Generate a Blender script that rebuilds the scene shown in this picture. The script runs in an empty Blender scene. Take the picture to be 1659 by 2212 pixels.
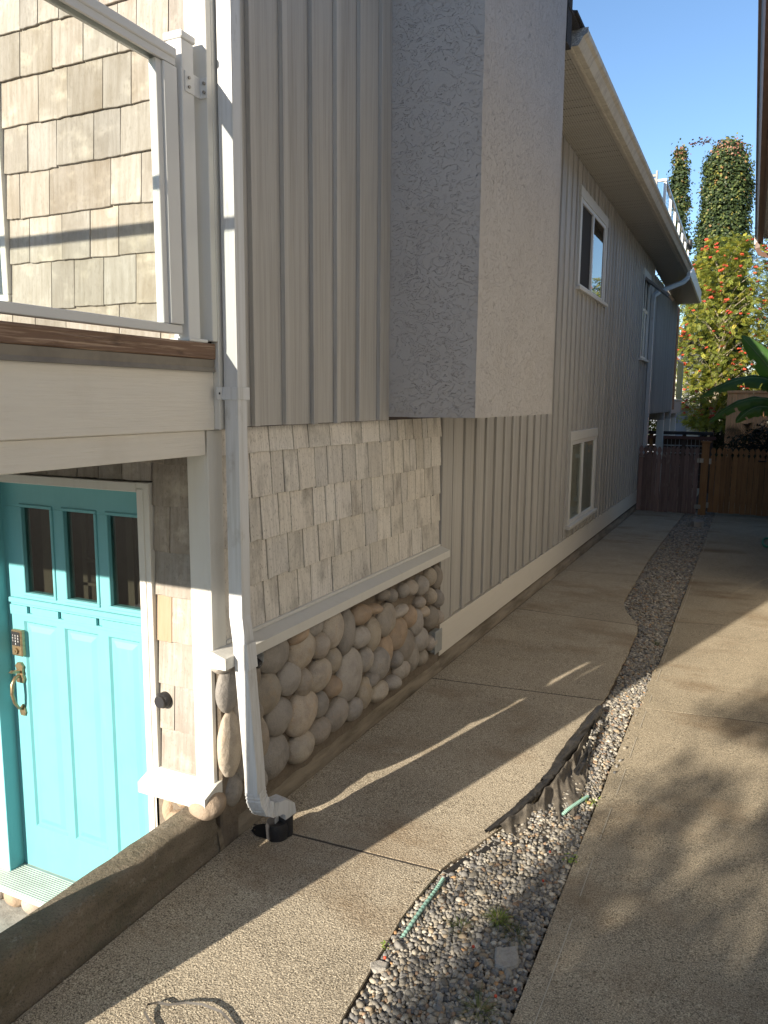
import bpy, math, random
import numpy as np
from mathutils import Vector, Matrix, Euler, noise as mn
rad = math.radians
S = bpy.context.scene
COL = S.collection
H = 2.05                       # camera height over the path; z values below are relative to the lens
random.seed(7); RNG = np.random.default_rng(7)

# ------------------------------------------------------------------ camera
cam_d = bpy.data.cameras.new('camera'); cam = bpy.data.objects.new('camera', cam_d); COL.objects.link(cam)
cam_d.sensor_fit = 'VERTICAL'; cam_d.sensor_height = 36.0; cam_d.lens = 36.0 * 1661 / 2212
cam_d.clip_start = 0.02; cam_d.clip_end = 600
yaw, pit, rol = rad(25.31), rad(8.32), rad(-0.45)
fw = Vector((-math.sin(yaw) * math.cos(pit), math.cos(yaw) * math.cos(pit), -math.sin(pit)))
rt = Vector((math.cos(yaw), math.sin(yaw), 0)); dn = fw.cross(rt)
r2 = math.cos(rol) * rt + math.sin(rol) * dn; d2 = -math.sin(rol) * rt + math.cos(rol) * dn
mw = Matrix.Identity(4)
for i in range(3):
    mw[i][0] = r2[i]; mw[i][1] = -d2[i]; mw[i][2] = -fw[i]
mw.translation = (0, 0, H)
cam.matrix_world = mw
S.camera = cam

# ------------------------------------------------------------------ light
SUN_AZ, SUN_EL = 15.8, 19.2    # light comes from -Y, turned towards -X
world = bpy.data.worlds.new('World'); S.world = world; world.use_nodes = True
wn = world.node_tree; wn.nodes.clear()
sky = wn.nodes.new('ShaderNodeTexSky'); sky.sky_type = 'NISHITA'; sky.sun_disc = False
sky.sun_elevation = rad(SUN_EL); sky.sun_rotation = rad(180 + SUN_AZ)
sky.air_density = 1.0; sky.dust_density = 0.15; sky.ozone_density = 3.5; sky.altitude = 50
bg = wn.nodes.new('ShaderNodeBackground'); bg.inputs[1].default_value = 0.09
wo = wn.nodes.new('ShaderNodeOutputWorld')
wn.links.new(sky.outputs[0], bg.inputs[0]); wn.links.new(bg.outputs[0], wo.inputs[0])
sun_d = bpy.data.lights.new('sun', 'SUN'); sun_d.energy = 5.0; sun_d.angle = rad(0.55); sun_d.color = (1.0, 0.895, 0.745)
sun = bpy.data.objects.new('sun', sun_d); COL.objects.link(sun); sun.location = (-6, -20, 12)
ldir = Vector((math.sin(rad(SUN_AZ)) * math.cos(rad(SUN_EL)), math.cos(rad(SUN_AZ)) * math.cos(rad(SUN_EL)), -math.sin(rad(SUN_EL))))
sun.rotation_euler = ldir.to_track_quat('-Z', 'Y').to_euler()
S.view_settings.view_transform = 'Standard'; S.view_settings.look = 'None'
S.view_settings.exposure = 1.28; S.view_settings.gamma = 1.0
S.render.engine = 'CYCLES'
S.cycles.max_bounces = 8; S.cycles.diffuse_bounces = 5; S.cycles.transparent_max_bounces = 12

# ------------------------------------------------------------------ materials
def mat(name, base, rough=0.75, rnd=0.07, layers=(), bumps=(), metallic=0.0, spec=0.4, trans=0.0, hue=0.0, alpha_attr=None, attr=None, sheen=0):
    """procedural material: base colour, per-object random tone, noise layers [(kind, scale3, colour, lo, hi, amount)],
    bumps [(kind, scale3, distance)]"""
    m = bpy.data.materials.new(name); m.use_nodes = True
    nt = m.node_tree; N = nt.nodes; L = nt.links; N.clear()
    out = N.new('ShaderNodeOutputMaterial'); b = N.new('ShaderNodeBsdfPrincipled')
    L.new(b.outputs[0], out.inputs[0])
    b.inputs['Roughness'].default_value = rough; b.inputs['Metallic'].default_value = metallic
    b.inputs['Specular IOR Level'].default_value = spec
    if trans: b.inputs['Transmission Weight'].default_value = trans
    tc = N.new('ShaderNodeTexCoord'); oi = N.new('ShaderNodeObjectInfo')
    off = N.new('ShaderNodeVectorMath'); off.operation = 'SCALE'; off.inputs[0].default_value = (37.0, 21.0, 53.0)
    L.new(oi.outputs['Random'], off.inputs['Scale'])
    co = N.new('ShaderNodeVectorMath'); co.operation = 'ADD'
    L.new(tc.outputs['Object'], co.inputs[0]); L.new(off.outputs[0], co.inputs[1])
    def tex(kind, sc):
        mp = N.new('ShaderNodeVectorMath'); mp.operation = 'MULTIPLY'; mp.inputs[1].default_value = sc
        L.new(co.outputs[0], mp.inputs[0])
        if kind.startswith('vor'):
            t = N.new('ShaderNodeTexVoronoi'); t.inputs['Scale'].default_value = 1.0
            if kind == 'vorcell': o = t.outputs['Color']
            elif kind == 'voredge': t.feature = 'DISTANCE_TO_EDGE'; o = t.outputs['Distance']
            else: o = t.outputs['Distance']
        elif kind == 'wave':
            t = N.new('ShaderNodeTexWave'); t.inputs['Scale'].default_value = 1.0
            t.inputs['Distortion'].default_value = 6.0; t.inputs['Detail'].default_value = 3; o = t.outputs['Fac']
        else:
            t = N.new('ShaderNodeTexNoise'); t.inputs['Scale'].default_value = 1.0
            t.inputs['Detail'].default_value = 9 if kind == 'noise' else 2
            t.inputs['Roughness'].default_value = 0.62 if kind == 'noise' else 0.5
            if kind == 'warp': t.inputs['Distortion'].default_value = 2.2; t.inputs['Detail'].default_value = 6
            o = t.outputs[0]
        L.new(mp.outputs[0], t.inputs['Vector'])
        return o
    cur = None
    rgb = N.new('ShaderNodeRGB'); rgb.outputs[0].default_value = (*base, 1); cur = rgb.outputs[0]
    if attr:
        at = N.new('ShaderNodeAttribute'); at.attribute_name = attr; cur = at.outputs['Color']
    for kind, sc, c2, lo, hi, amt in layers:
        o = tex(kind, sc)
        mr = N.new('ShaderNodeMapRange'); mr.inputs[1].default_value = lo; mr.inputs[2].default_value = hi
        mr.inputs[3].default_value = 0; mr.inputs[4].default_value = amt
        L.new(o, mr.inputs[0])
        mx = N.new('ShaderNodeMix'); mx.data_type = 'RGBA'
        L.new(mr.outputs[0], mx.inputs[0]); L.new(cur, mx.inputs[6]); mx.inputs[7].default_value = (*c2, 1)
        cur = mx.outputs[2]
    hs = N.new('ShaderNodeHueSaturation')
    mr = N.new('ShaderNodeMapRange'); mr.inputs[3].default_value = 1 - rnd; mr.inputs[4].default_value = 1 + rnd
    L.new(oi.outputs['Random'], mr.inputs[0]); L.new(mr.outputs[0], hs.inputs['Value'])
    if hue:
        w = N.new('ShaderNodeTexWhiteNoise'); w.noise_dimensions = '1D'; L.new(oi.outputs['Random'], w.inputs['W'])
        m2 = N.new('ShaderNodeMapRange'); m2.inputs[3].default_value = 0.5 - hue; m2.inputs[4].default_value = 0.5 + hue
        L.new(w.outputs[0], m2.inputs[0]); L.new(m2.outputs[0], hs.inputs['Hue'])
        m3 = N.new('ShaderNodeMapRange'); m3.inputs[3].default_value = 0.75; m3.inputs[4].default_value = 1.15
        w2 = N.new('ShaderNodeTexWhiteNoise'); w2.noise_dimensions = '1D'
        ad = N.new('ShaderNodeMath'); ad.operation = 'ADD'; ad.inputs[1].default_value = 3.7
        L.new(oi.outputs['Random'], ad.inputs[0]); L.new(ad.outputs[0], w2.inputs['W'])
        L.new(w2.outputs[0], m3.inputs[0]); L.new(m3.outputs[0], hs.inputs['Saturation'])
    L.new(cur, hs.inputs['Color']); L.new(hs.outputs[0], b.inputs['Base Color'])
    prev = None
    for kind, sc, dist in bumps:
        o = tex(kind, sc); bp = N.new('ShaderNodeBump'); bp.inputs['Distance'].default_value = abs(dist)
        bp.inputs['Strength'].default_value = 1.0
        if dist < 0: bp.invert = True
        if kind in ('voredge', 'crack'):
            mr = N.new('ShaderNodeMapRange'); mr.inputs[1].default_value = 0; mr.inputs[2].default_value = 0.12
            L.new(o, mr.inputs[0]); o = mr.outputs[0]
        L.new(o, bp.inputs['Height'])
        if prev: L.new(prev, bp.inputs['Normal'])
        prev = bp.outputs[0]
    if prev: L.new(prev, b.inputs['Normal'])
    return m

DK = (0.05, 0.045, 0.04)
WHITE = mat('white_painted_wood', (0.58, 0.57, 0.53), 0.55, 0.03,
            [('noise', (26, 26, 2.2), (0.52, 0.50, 0.45), 0.5, 0.75, 0.5), ('noise', (5, 5, 5), (0.36, 0.33, 0.27), 0.62, 0.8, 0.35)],
            [('noise', (60, 60, 3), 0.0015)])
WHITE2 = mat('white_vinyl', (0.60, 0.60, 0.585), 0.35, 0.02, [('noise', (4, 4, 4), (0.5, 0.48, 0.42), 0.6, 0.85, 0.3)])
SPOUT = mat('white_downspout_metal', (0.58, 0.59, 0.595), 0.4, 0.02,
            [('noise', (50, 50, 1.6), (0.44, 0.44, 0.42), 0.46, 0.66, 0.75), ('noise', (9, 9, 4), (0.26, 0.23, 0.19), 0.60, 0.74, 0.7)],
            [('noise', (120, 120, 2), 0.0008)])
CREAM = mat('cream_fascia_paint', (0.66, 0.625, 0.555), 0.6, 0.02,
            [('noise', (6, 3, 60), (0.58, 0.545, 0.48), 0.45, 0.7, 0.3), ('noise', (3, 3, 3), (0.52, 0.48, 0.41), 0.55, 0.8, 0.4)],
            [('noise', (10, 5, 120), 0.003)])
SIDING = mat('grey_siding_paint', (0.405, 0.392, 0.367), 0.62, 0.10,
             [('noise', (45, 45, 1.2), (0.28, 0.267, 0.245), 0.45, 0.70, 0.75), ('noise', (7, 7, 2.5), (0.40, 0.39, 0.365), 0.5, 0.8, 0.4),
              ('noise', (160, 160, 5), (0.16, 0.145, 0.13), 0.62, 0.78, 0.35)],
             [('noise', (90, 90, 1.8), 0.003)])
SHINGLE = mat('weathered_cedar_shingle_lightened_for_shade', (0.62, 0.585, 0.525), 0.8, 0.12,  # same paint as the front shingles, colour lightened to offset the shade here
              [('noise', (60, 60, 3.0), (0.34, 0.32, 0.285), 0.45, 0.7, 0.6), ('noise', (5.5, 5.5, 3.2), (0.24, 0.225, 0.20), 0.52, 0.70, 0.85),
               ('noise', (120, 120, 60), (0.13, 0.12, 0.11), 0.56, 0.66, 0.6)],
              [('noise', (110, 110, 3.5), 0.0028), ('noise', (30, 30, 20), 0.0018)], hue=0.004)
SHINGLE_F = mat('weathered_cedar_shingle_darkened_for_sun', (0.30, 0.27, 0.238), 0.8, 0.20,  # same paint as the side shingles, colour darkened to offset direct sun
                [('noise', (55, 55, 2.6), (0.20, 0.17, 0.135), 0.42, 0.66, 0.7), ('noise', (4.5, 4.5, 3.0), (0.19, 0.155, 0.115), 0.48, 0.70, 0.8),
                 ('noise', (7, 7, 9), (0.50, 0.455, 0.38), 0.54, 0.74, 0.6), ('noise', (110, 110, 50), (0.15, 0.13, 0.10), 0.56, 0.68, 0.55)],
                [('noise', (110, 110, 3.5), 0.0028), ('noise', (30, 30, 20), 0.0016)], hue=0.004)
RAWSH = mat('bare_cedar_shingle', (0.33, 0.24, 0.165), 0.8, 0.05, [('noise', (90, 90, 2.2), (0.28, 0.19, 0.115), 0.42, 0.68, 0.7)], [('noise', (110, 110, 3.5), 0.003)])
UNDER = mat('felt_and_dark_room', (0.075, 0.06, 0.055), 0.9, 0.0, [('noise', (20, 20, 20), (0.03, 0.03, 0.03), 0.4, 0.7, 0.6)])  # felt; its dark tone also stands in for the unlit room behind glass
STUCCO = mat('grey_trowelled_stucco', (0.41, 0.395, 0.382), 0.85, 0.0,
             [('noise', (3, 3, 3), (0.36, 0.34, 0.32), 0.45, 0.75, 0.5), ('noise', (30, 30, 12), (0.22, 0.20, 0.185), 0.6, 0.75, 0.4)],
             [('warp', (12, 18, 18), 0.006), ('noise', (50, 60, 45), 0.004)])
# knock-down texture: plateaus with crisp torn edges
_nt = STUCCO.node_tree; _b = [n for n in _nt.nodes if n.type == 'BUMP'][0]
_src = _b.inputs['Height'].links[0].from_socket
_mr = _nt.nodes.new('ShaderNodeMapRange'); _mr.interpolation_type = 'SMOOTHSTEP'; _mr.inputs[1].default_value = 0.53; _mr.inputs[2].default_value = 0.555
_nt.links.new(_src, _mr.inputs[0]); _nt.links.new(_mr.outputs[0], _b.inputs['Height'])
_a = _nt.nodes.new('ShaderNodeMath'); _a.operation = 'SUBTRACT'; _a.inputs[1].default_value = 0.537; _nt.links.new(_src, _a.inputs[0])
_c = _nt.nodes.new('ShaderNodeMath'); _c.operation = 'ABSOLUTE'; _nt.links.new(_a.outputs[0], _c.inputs[0])
_e = _nt.nodes.new('ShaderNodeMapRange'); _e.inputs[1].default_value = 0.0; _e.inputs[2].default_value = 0.014; _e.inputs[3].default_value = 0.10; _e.inputs[4].default_value = 0.0  # dark edge lines painted into the colour to mimic relief shading
_nt.links.new(_c.outputs[0], _e.inputs[0])
_p = [n for n in _nt.nodes if n.type == 'BSDF_PRINCIPLED'][0]; _s = _p.inputs['Base Color'].links[0].from_socket
_x = _nt.nodes.new('ShaderNodeMix'); _x.data_type = 'RGBA'; _nt.links.new(_e.outputs[0], _x.inputs[0]); _nt.links.new(_s, _x.inputs[6]); _x.inputs[7].default_value = (0.20, 0.185, 0.17, 1)
_nt.links.new(_x.outputs[2], _p.inputs['Base Color'])
TURQ = mat('turquoise_door_paint', (0.135, 0.375, 0.41), 0.42, 0.0, [('noise', (4, 4, 4), (0.11, 0.325, 0.355), 0.45, 0.75, 0.6), ('noise', (60, 60, 4), (0.165, 0.42, 0.45), 0.55, 0.75, 0.4)], [('noise', (40, 40, 40), 0.0004)])
JAMB = mat('pale_green_jamb_paint', (0.50, 0.60, 0.55), 0.5, 0.0, [('noise', (6, 6, 2), (0.42, 0.5, 0.46), 0.45, 0.8, 0.4)])
RAWWOOD = mat('weathered_brown_timber', (0.17, 0.105, 0.07), 0.85, 0.06,
              [('wave', (14, 1.1, 34), (0.05, 0.033, 0.022), 0.3, 0.7, 0.85), ('noise', (60, 4, 130), (0.42, 0.31, 0.22), 0.50, 0.66, 0.8), ('noise', (9, 5, 14), (0.06, 0.04, 0.028), 0.56, 0.68, 0.8)],
              [('wave', (14, 1.1, 34), 0.006), ('noise', (60, 4, 120), 0.004)])
FLASH = mat('taupe_metal_flashing', (0.20, 0.175, 0.14), 0.5, 0.0, [('noise', (6, 8, 8), (0.11, 0.095, 0.08), 0.45, 0.75, 0.7)], [('noise', (5, 9, 5), 0.002)])
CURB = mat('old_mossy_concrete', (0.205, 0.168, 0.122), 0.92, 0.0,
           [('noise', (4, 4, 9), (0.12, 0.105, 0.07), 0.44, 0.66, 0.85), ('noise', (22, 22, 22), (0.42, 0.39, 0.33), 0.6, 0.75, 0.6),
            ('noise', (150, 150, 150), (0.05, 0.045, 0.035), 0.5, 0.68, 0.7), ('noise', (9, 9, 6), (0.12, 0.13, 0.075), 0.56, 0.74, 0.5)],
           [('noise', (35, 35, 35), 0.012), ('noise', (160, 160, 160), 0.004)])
FOOT = mat('brown_stained_footing', (0.27, 0.23, 0.175), 0.95, 0.0,
           [('noise', (5, 2, 16), (0.10, 0.082, 0.058), 0.42, 0.66, 0.8), ('noise', (30, 6, 30), (0.28, 0.24, 0.18), 0.58, 0.75, 0.5)],
           [('noise', (30, 12, 40), 0.008), ('noise', (160, 160, 160), 0.003)])
def agg(name, base, dark, pale, amt=0.85):
    return mat(name, base, 0.95, 0.05,
               [('noise', (1.3, 1.3, 1.3), tuple(c * 0.62 for c in base), 0.45, 0.68, 0.7), ('noise', (7, 3.5, 7), tuple(c * 0.72 for c in base), 0.5, 0.72, 0.6),
                ('noise2', (190, 190, 190), pale, 0.48, 0.62, 0.8), ('noise2', (170, 170, 170), dark, 0.52, 0.63, amt * .9),
                ('noise2', (80, 80, 80), dark, 0.62, 0.70, 0.7),
                ('noise', (0.9, 1.4, 1), (base[0] * 0.55, base[1] * 0.45, base[2] * 0.36), 0.54, 0.70, 0.7), ('noise', (14, 14, 14), tuple(c * 0.55 for c in base), 0.60, 0.72, 0.5)],
               [('noise2', (130, 130, 130), 0.004), ('noise', (40, 40, 40), 0.002)], spec=0.08)
PATHC = agg('exposed_aggregate_concrete', (0.385, 0.328, 0.245), (0.075, 0.062, 0.046), (0.70, 0.62, 0.47))
SLABC = agg('brushed_concrete', (0.345, 0.29, 0.21), (0.08, 0.074, 0.052), (0.60, 0.52, 0.38), 0.75)
MORTAR = mat('brown_mortar', (0.19, 0.155, 0.118), 0.95, 0.0, [('noise', (30, 30, 30), (0.12, 0.10, 0.08), 0.4, 0.7, 0.7)], [('noise', (50, 50, 50), 0.008), ('noise', (220, 220, 220), 0.003)])
STONE = mat('river_stone', (0.35, 0.305, 0.25), 0.72, 0.32,
            [('noise', (11, 11, 11), (0.22, 0.19, 0.16), 0.44, 0.68, 0.75), ('noise', (16, 16, 16), (0.36, 0.26, 0.165), 0.55, 0.75, 0.6), ('noise', (3.5, 3.5, 3.5), (0.36, 0.33, 0.29), 0.5, 0.7, 0.6),
             ('noise', (180, 180, 180), (0.09, 0.08, 0.07), 0.56, 0.7, 0.5)],
            [('noise', (16, 16, 16), 0.012), ('noise', (130, 130, 130), 0.003)], hue=0.006)
PEB = mat('pebble', (0.3, 0.28, 0.25), 0.7, 0.0, [('noise', (160, 160, 160), (0.12, 0.11, 0.10), 0.5, 0.75, 0.45)], [('noise', (140, 140, 140), 0.001)], attr='tone', spec=0.2)
DIRT = mat('brown_soil', (0.085, 0.062, 0.042), 1.0, 0.0, [('noise', (60, 60, 60), (0.03, 0.022, 0.015), 0.4, 0.7, 0.8), ('noise', (200, 200, 200), (0.22, 0.17, 0.12), 0.6, 0.7, 0.6)], [('noise', (80, 80, 80), 0.012)])
FABRIC = mat('black_landscape_fabric', (0.030, 0.028, 0.026), 0.42, 0.0,
             [('noise', (14, 9, 14), (0.14, 0.12, 0.095), 0.52, 0.72, 0.6)], [('noise', (30, 16, 30), 0.006), ('noise', (300, 300, 300), 0.001)])
HOSE = mat('pale_green_hose', (0.27, 0.46, 0.38), 0.5, 0.0, [('noise', (30, 30, 30), (0.36, 0.55, 0.44), 0.5, 0.7, 0.5)])
HOSE2 = mat('dark_green_hose', (0.05, 0.25, 0.14), 0.4, 0.0)
BRASS = mat('antique_brass', (0.36, 0.27, 0.16), 0.38, 0.0, [('noise', (60, 60, 60), (0.16, 0.12, 0.08), 0.45, 0.7, 0.7)], metallic=0.8)
BLACK = mat('black_plastic', (0.025, 0.025, 0.027), 0.35, 0.0, [('noise', (90, 90, 90), (0.10, 0.095, 0.085), 0.58, 0.7, 0.5)])
DIGIT = mat('white_digit_print', (0.8, 0.8, 0.8), 0.5, 0.0)
GREYPL = mat('grey_utility_plastic', (0.30, 0.31, 0.30), 0.55, 0.0, [('noise', (12, 12, 12), (0.22, 0.22, 0.2), 0.5, 0.7, 0.6)])
GUTTER = mat('stained_beige_gutter', (0.56, 0.515, 0.42), 0.6, 0.0,
             [('noise', (14, 9, 14), (0.40, 0.355, 0.28), 0.42, 0.7, 0.75), ('noise', (5, 30, 5), (0.22, 0.19, 0.14), 0.54, 0.72, 0.7)], [('noise', (30, 30, 4), 0.0012)])
GCAP = mat('grey_sealant_end_cap', (0.22, 0.24, 0.26), 0.6, 0.0, [('warp', (30, 30, 60), (0.55, 0.56, 0.56), 0.5, 0.66, 0.8)], [('warp', (30, 30, 60), 0.004)])
SOFFIT = mat('beige_vented_soffit', (0.50, 0.465, 0.39), 0.6, 0.02, [('noise', (10, 10, 10), (0.33, 0.31, 0.26), 0.45, 0.7, 0.4)])
ROOFM = mat('dark_asphalt_roof', (0.035, 0.034, 0.035), 0.95, 0.0, [('noise', (80, 80, 80), (0.10, 0.095, 0.09), 0.5, 0.7, 0.6)], [('noise', (60, 60, 60), 0.006)])
BROWNM = mat('brown_painted_gutter', (0.105, 0.058, 0.042), 0.45, 0.0, [('noise', (20, 5, 20), (0.17, 0.10, 0.075), 0.45, 0.7, 0.6)])
NWALL = mat('neighbour_cream_stucco', (0.75, 0.715, 0.66), 0.9, 0.0, [('noise', (4, 4, 4), (0.68, 0.65, 0.60), 0.4, 0.7, 0.5)], [('noise', (50, 50, 50), 0.006)])
GREYWOOD = mat('weathered_grey_picket', (0.21, 0.14, 0.12), 0.9, 0.28, [('noise', (40, 40, 2.5), (0.10, 0.065, 0.055), 0.42, 0.68, 0.75), ('noise', (5, 5, 6), (0.33, 0.27, 0.235), 0.6, 0.72, 0.6)], [('noise', (80, 80, 3), 0.003)])
CEDAR = mat('orange_stained_picket', (0.25, 0.125, 0.048), 0.8, 0.20, [('noise', (40, 40, 2.5), (0.13, 0.062, 0.026), 0.42, 0.68, 0.65)], [('noise', (80, 80, 3), 0.003)])
CEDAR2 = mat('pale_cedar_fence', (0.55, 0.25, 0.10), 0.8, 0.15, [('noise', (20, 20, 2.5), (0.28, 0.16, 0.085), 0.42, 0.68, 0.6)])
STEEL = mat('galvanised_steel', (0.28, 0.27, 0.25), 0.35, 0.0, [('noise', (60, 60, 60), (0.2, 0.19, 0.17), 0.5, 0.7, 0.6)], metallic=0.9)
BARK = mat('brown_bark', (0.12, 0.09, 0.065), 0.95, 0.0, [('noise', (25, 25, 5), (0.05, 0.038, 0.03), 0.4, 0.65, 0.8)], [('noise', (30, 30, 6), 0.01)])
PALEBARK = mat('pale_bark', (0.42, 0.36, 0.27), 0.9, 0.0, [('noise', (14, 14, 30), (0.15, 0.12, 0.09), 0.52, 0.66, 0.8)], [('noise', (30, 30, 6), 0.006)])
BERRY = mat('red_berry', (0.42, 0.055, 0.025), 0.35, 0.3)
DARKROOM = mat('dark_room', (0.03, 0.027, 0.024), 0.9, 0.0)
CURTAIN = mat('pale_window_blind', (0.62, 0.62, 0.57), 0.8, 0.0)
BLUEGREY = mat('blue_grey_cladding', (0.24, 0.27, 0.32), 0.8, 0.0, [('noise', (3, 3, 3), (0.33, 0.36, 0.40), 0.5, 0.7, 0.5)])
LEAFY = dict()
def leafmat(name, trans=0.35, rough=0.5):
    m = bpy.data.materials.new(name); m.use_nodes = True; nt = m.node_tree; N = nt.nodes; L = nt.links; N.clear()
    out = N.new('ShaderNodeOutputMaterial'); at = N.new('ShaderNodeAttribute'); at.attribute_name = 'tone'
    b = N.new('ShaderNodeBsdfPrincipled'); b.inputs['Roughness'].default_value = rough; b.inputs['Specular IOR Level'].default_value = 0.35
    tr = N.new('ShaderNodeBsdfTranslucent'); ml = N.new('ShaderNodeMix'); ml.data_type = 'RGBA'; ml.blend_type = 'MULTIPLY'; ml.inputs[0].default_value = 1
    ml.inputs[7].default_value = (1.25, 1.3, 0.6, 1)
    L.new(at.outputs['Color'], b.inputs['Base Color']); L.new(at.outputs['Color'], ml.inputs[6]); L.new(ml.outputs[2], tr.inputs['Color'])
    mx = N.new('ShaderNodeMixShader'); mx.inputs[0].default_value = trans
    L.new(b.outputs[0], mx.inputs[1]); L.new(tr.outputs[0], mx.inputs[2]); L.new(mx.outputs[0], out.inputs[0])
    return m
LEAF = leafmat('foliage')
def glassmat(name, tint=(0.9, 0.95, 0.93), ior=1.5, refl=1.0, dark=1.0):
    m = bpy.data.materials.new(name); m.use_nodes = True; nt = m.node_tree; N = nt.nodes; L = nt.links; N.clear()
    out = N.new('ShaderNodeOutputMaterial'); t = N.new('ShaderNodeBsdfTransparent'); t.inputs[0].default_value = (*tint, 1)
    g = N.new('ShaderNodeBsdfGlossy'); g.inputs['Roughness'].default_value = 0.01
    fr = N.new('ShaderNodeLayerWeight'); fr.inputs[0].default_value = 0.5
    pw = N.new('ShaderNodeMath'); pw.operation = 'POWER'; pw.inputs[1].default_value = 5.0; L.new(fr.outputs['Facing'], pw.inputs[0])
    mu = N.new('ShaderNodeMath'); mu.operation = 'MULTIPLY_ADD'; mu.inputs[1].default_value = 1 - 0.045 * refl; mu.inputs[2].default_value = 0.045 * refl; mu.use_clamp = True
    L.new(pw.outputs[0], mu.inputs[0])
    mx = N.new('ShaderNodeMixShader'); L.new(mu.outputs[0], mx.inputs[0]); L.new(t.outputs[0], mx.inputs[1]); L.new(g.outputs[0], mx.inputs[2])
    L.new(mx.outputs[0], out.inputs[0]); return m
GLASS = glassmat('rail_glass', (0.96, 0.98, 0.97))
WGLASS = glassmat('window_glass', (0.90, 0.92, 0.90), 1.6, 2.2)
DGLASS = glassmat('door_glass', (0.7, 0.72, 0.69), 1.5, 1.8)

# ------------------------------------------------------------------ mesh builder
class MB:
    def __init__(s): s.v = []; s.f = []; s.sm = []
    def add(s, vs, fs, smooth=False):
        n = len(s.v); s.v.extend(tuple(map(float, v)) for v in vs); s.f.extend(tuple(i + n for i in f) for f in fs); s.sm.extend([smooth] * len(fs)); return s
    def box(s, x0, x1, y0, y1, z0, z1, b=0.0, rot=None):
        if x1 < x0: x0, x1 = x1, x0
        if y1 < y0: y0, y1 = y1, y0
        if z1 < z0: z0, z1 = z1, z0
        b = min(b, (x1 - x0) * .45, (y1 - y0) * .45, (z1 - z0) * .45)
        c = ((x0 + x1) / 2, (y0 + y1) / 2, (z0 + z1) / 2); h = ((x1 - x0) / 2, (y1 - y0) / 2, (z1 - z0) / 2)
        V = []; F = []
        sg = [(i, j, k) for i in (-1, 1) for j in (-1, 1) for k in (-1, 1)]
        if b <= 0:
            V = [[c[a] + q[a] * h[a] for a in range(3)] for q in sg]
            F = [(0, 1, 3, 2), (4, 6, 7, 5), (0, 4, 5, 1), (2, 3, 7, 6), (0, 2, 6, 4), (1, 5, 7, 3)]
        else:
            idx = {}
            for q in sg:
                for a in range(3):
                    p = [c[t] + q[t] * (h[t] - (0 if t == a else b)) for t in range(3)]
                    idx[(q, a)] = len(V); V.append(p)
            for a in range(3):
                o1, o2 = [t for t in range(3) if t != a]
                for sgn in (-1, 1):
                    q = []
                    for (u, w) in ((-1, -1), (1, -1), (1, 1), (-1, 1)):
                        k = [0, 0, 0]; k[a] = sgn; k[o1] = u; k[o2] = w; q.append(idx[(tuple(k), a)])
                    if (sgn > 0) != (a != 1): q = q[::-1]
                    F.append(tuple(q))
            for a in range(3):
                o1, o2 = [t for t in range(3) if t != a]
                for u in (-1, 1):
                    for w in (-1, 1):
                        k0 = [0, 0, 0]; k1 = [0, 0, 0]; k0[a] = -1; k1[a] = 1; k0[o1] = k1[o1] = u; k0[o2] = k1[o2] = w
                        k0 = tuple(k0); k1 = tuple(k1)
                        q = (idx[(k0, o1)], idx[(k1, o1)], idx[(k1, o2)], idx[(k0, o2)])
                        if (u * w > 0) != (a != 1): q = q[::-1]
                        F.append(q)
            for q in sg:
                t = (idx[(q, 0)], idx[(q, 1)], idx[(q, 2)])
                if q[0] * q[1] * q[2] < 0: t = t[::-1]
                F.append(t)
        if rot is not None:
            C0 = Vector(c); V = [C0 + rot @ (Vector(p) - C0) for p in V]
        return s.add(V, F)
    def prism(s, pts, axis, a0, a1):
        """pts 2-D polygon in the two other axes (in x,y,z order), extruded along axis"""
        n = len(pts); V = []
        for a in (a0, a1):
            for p in pts:
                q = list(p); q.insert(axis, a); V.append(q)
        F = [tuple(range(n))[::-1], tuple(range(n, 2 * n))] + [(i, (i + 1) % n, n + (i + 1) % n, n + i) for i in range(n)]
        return s.add(V, F)
    def tube(s, path, r, n=8, cap=True, sq=None):
        P = [Vector(p) for p in path]; V = []; F = []
        up = Vector((0, 0, 1)); prev = None
        for i, p in enumerate(P):
            t = (P[min(i + 1, len(P) - 1)] - P[max(i - 1, 0)]).normalized()
            if prev is None:
                ref = up if abs(t.z) < 0.9 else Vector((0, 1, 0)); a = t.cross(ref).normalized()
            else: a = (prev - t * prev.dot(t)).normalized()
            prev = a; b = t.cross(a)
            rr = r[i] if hasattr(r, '__len__') else r
            for k in range(n):
                if sq:
                    th = [0.25, 0.75, 1.25, 1.75][k] * math.pi; V.append(p + a * sq[0] * (1 if math.cos(th) > 0 else -1) + b * sq[1] * (1 if math.sin(th) > 0 else -1))
                else:
                    th = 2 * math.pi * k / n; V.append(p + a * math.cos(th) * rr + b * math.sin(th) * rr)
        m = len(P)
        for i in range(m - 1):
            for k in range(n): F.append((i * n + k, i * n + (k + 1) % n, (i + 1) * n + (k + 1) % n, (i + 1) * n + k))
        s.add(V, F, smooth=(sq is None))
        if cap: s.add(V[:n], [tuple(range(n))[::-1]]); s.add(V[(m - 1) * n:], [tuple(range(n))])
        return s
    def build(s, name, m, parent=None, kind=None, label=None, loc=None):
        me = bpy.data.meshes.new(name)
        o = bpy.data.objects.new(name, me); COL.objects.link(o)
        org = Vector((0, 0, 0))
        if parent is not None:
            o.parent = parent; org = world_org(parent)
        if loc is not None:
            L_ = Vector((loc[0], loc[1], loc[2] + H)); o.location = L_ - org; org = L_
        me.from_pydata([(v[0] - org.x, v[1] - org.y, v[2] + H - org.z) for v in s.v], [], s.f)
        me.polygons.foreach_set('use_smooth', s.sm)
        me.materials.append(m); me.update()
        if kind: o['kind'] = kind
        if label: o['label'] = label
        return o
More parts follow.
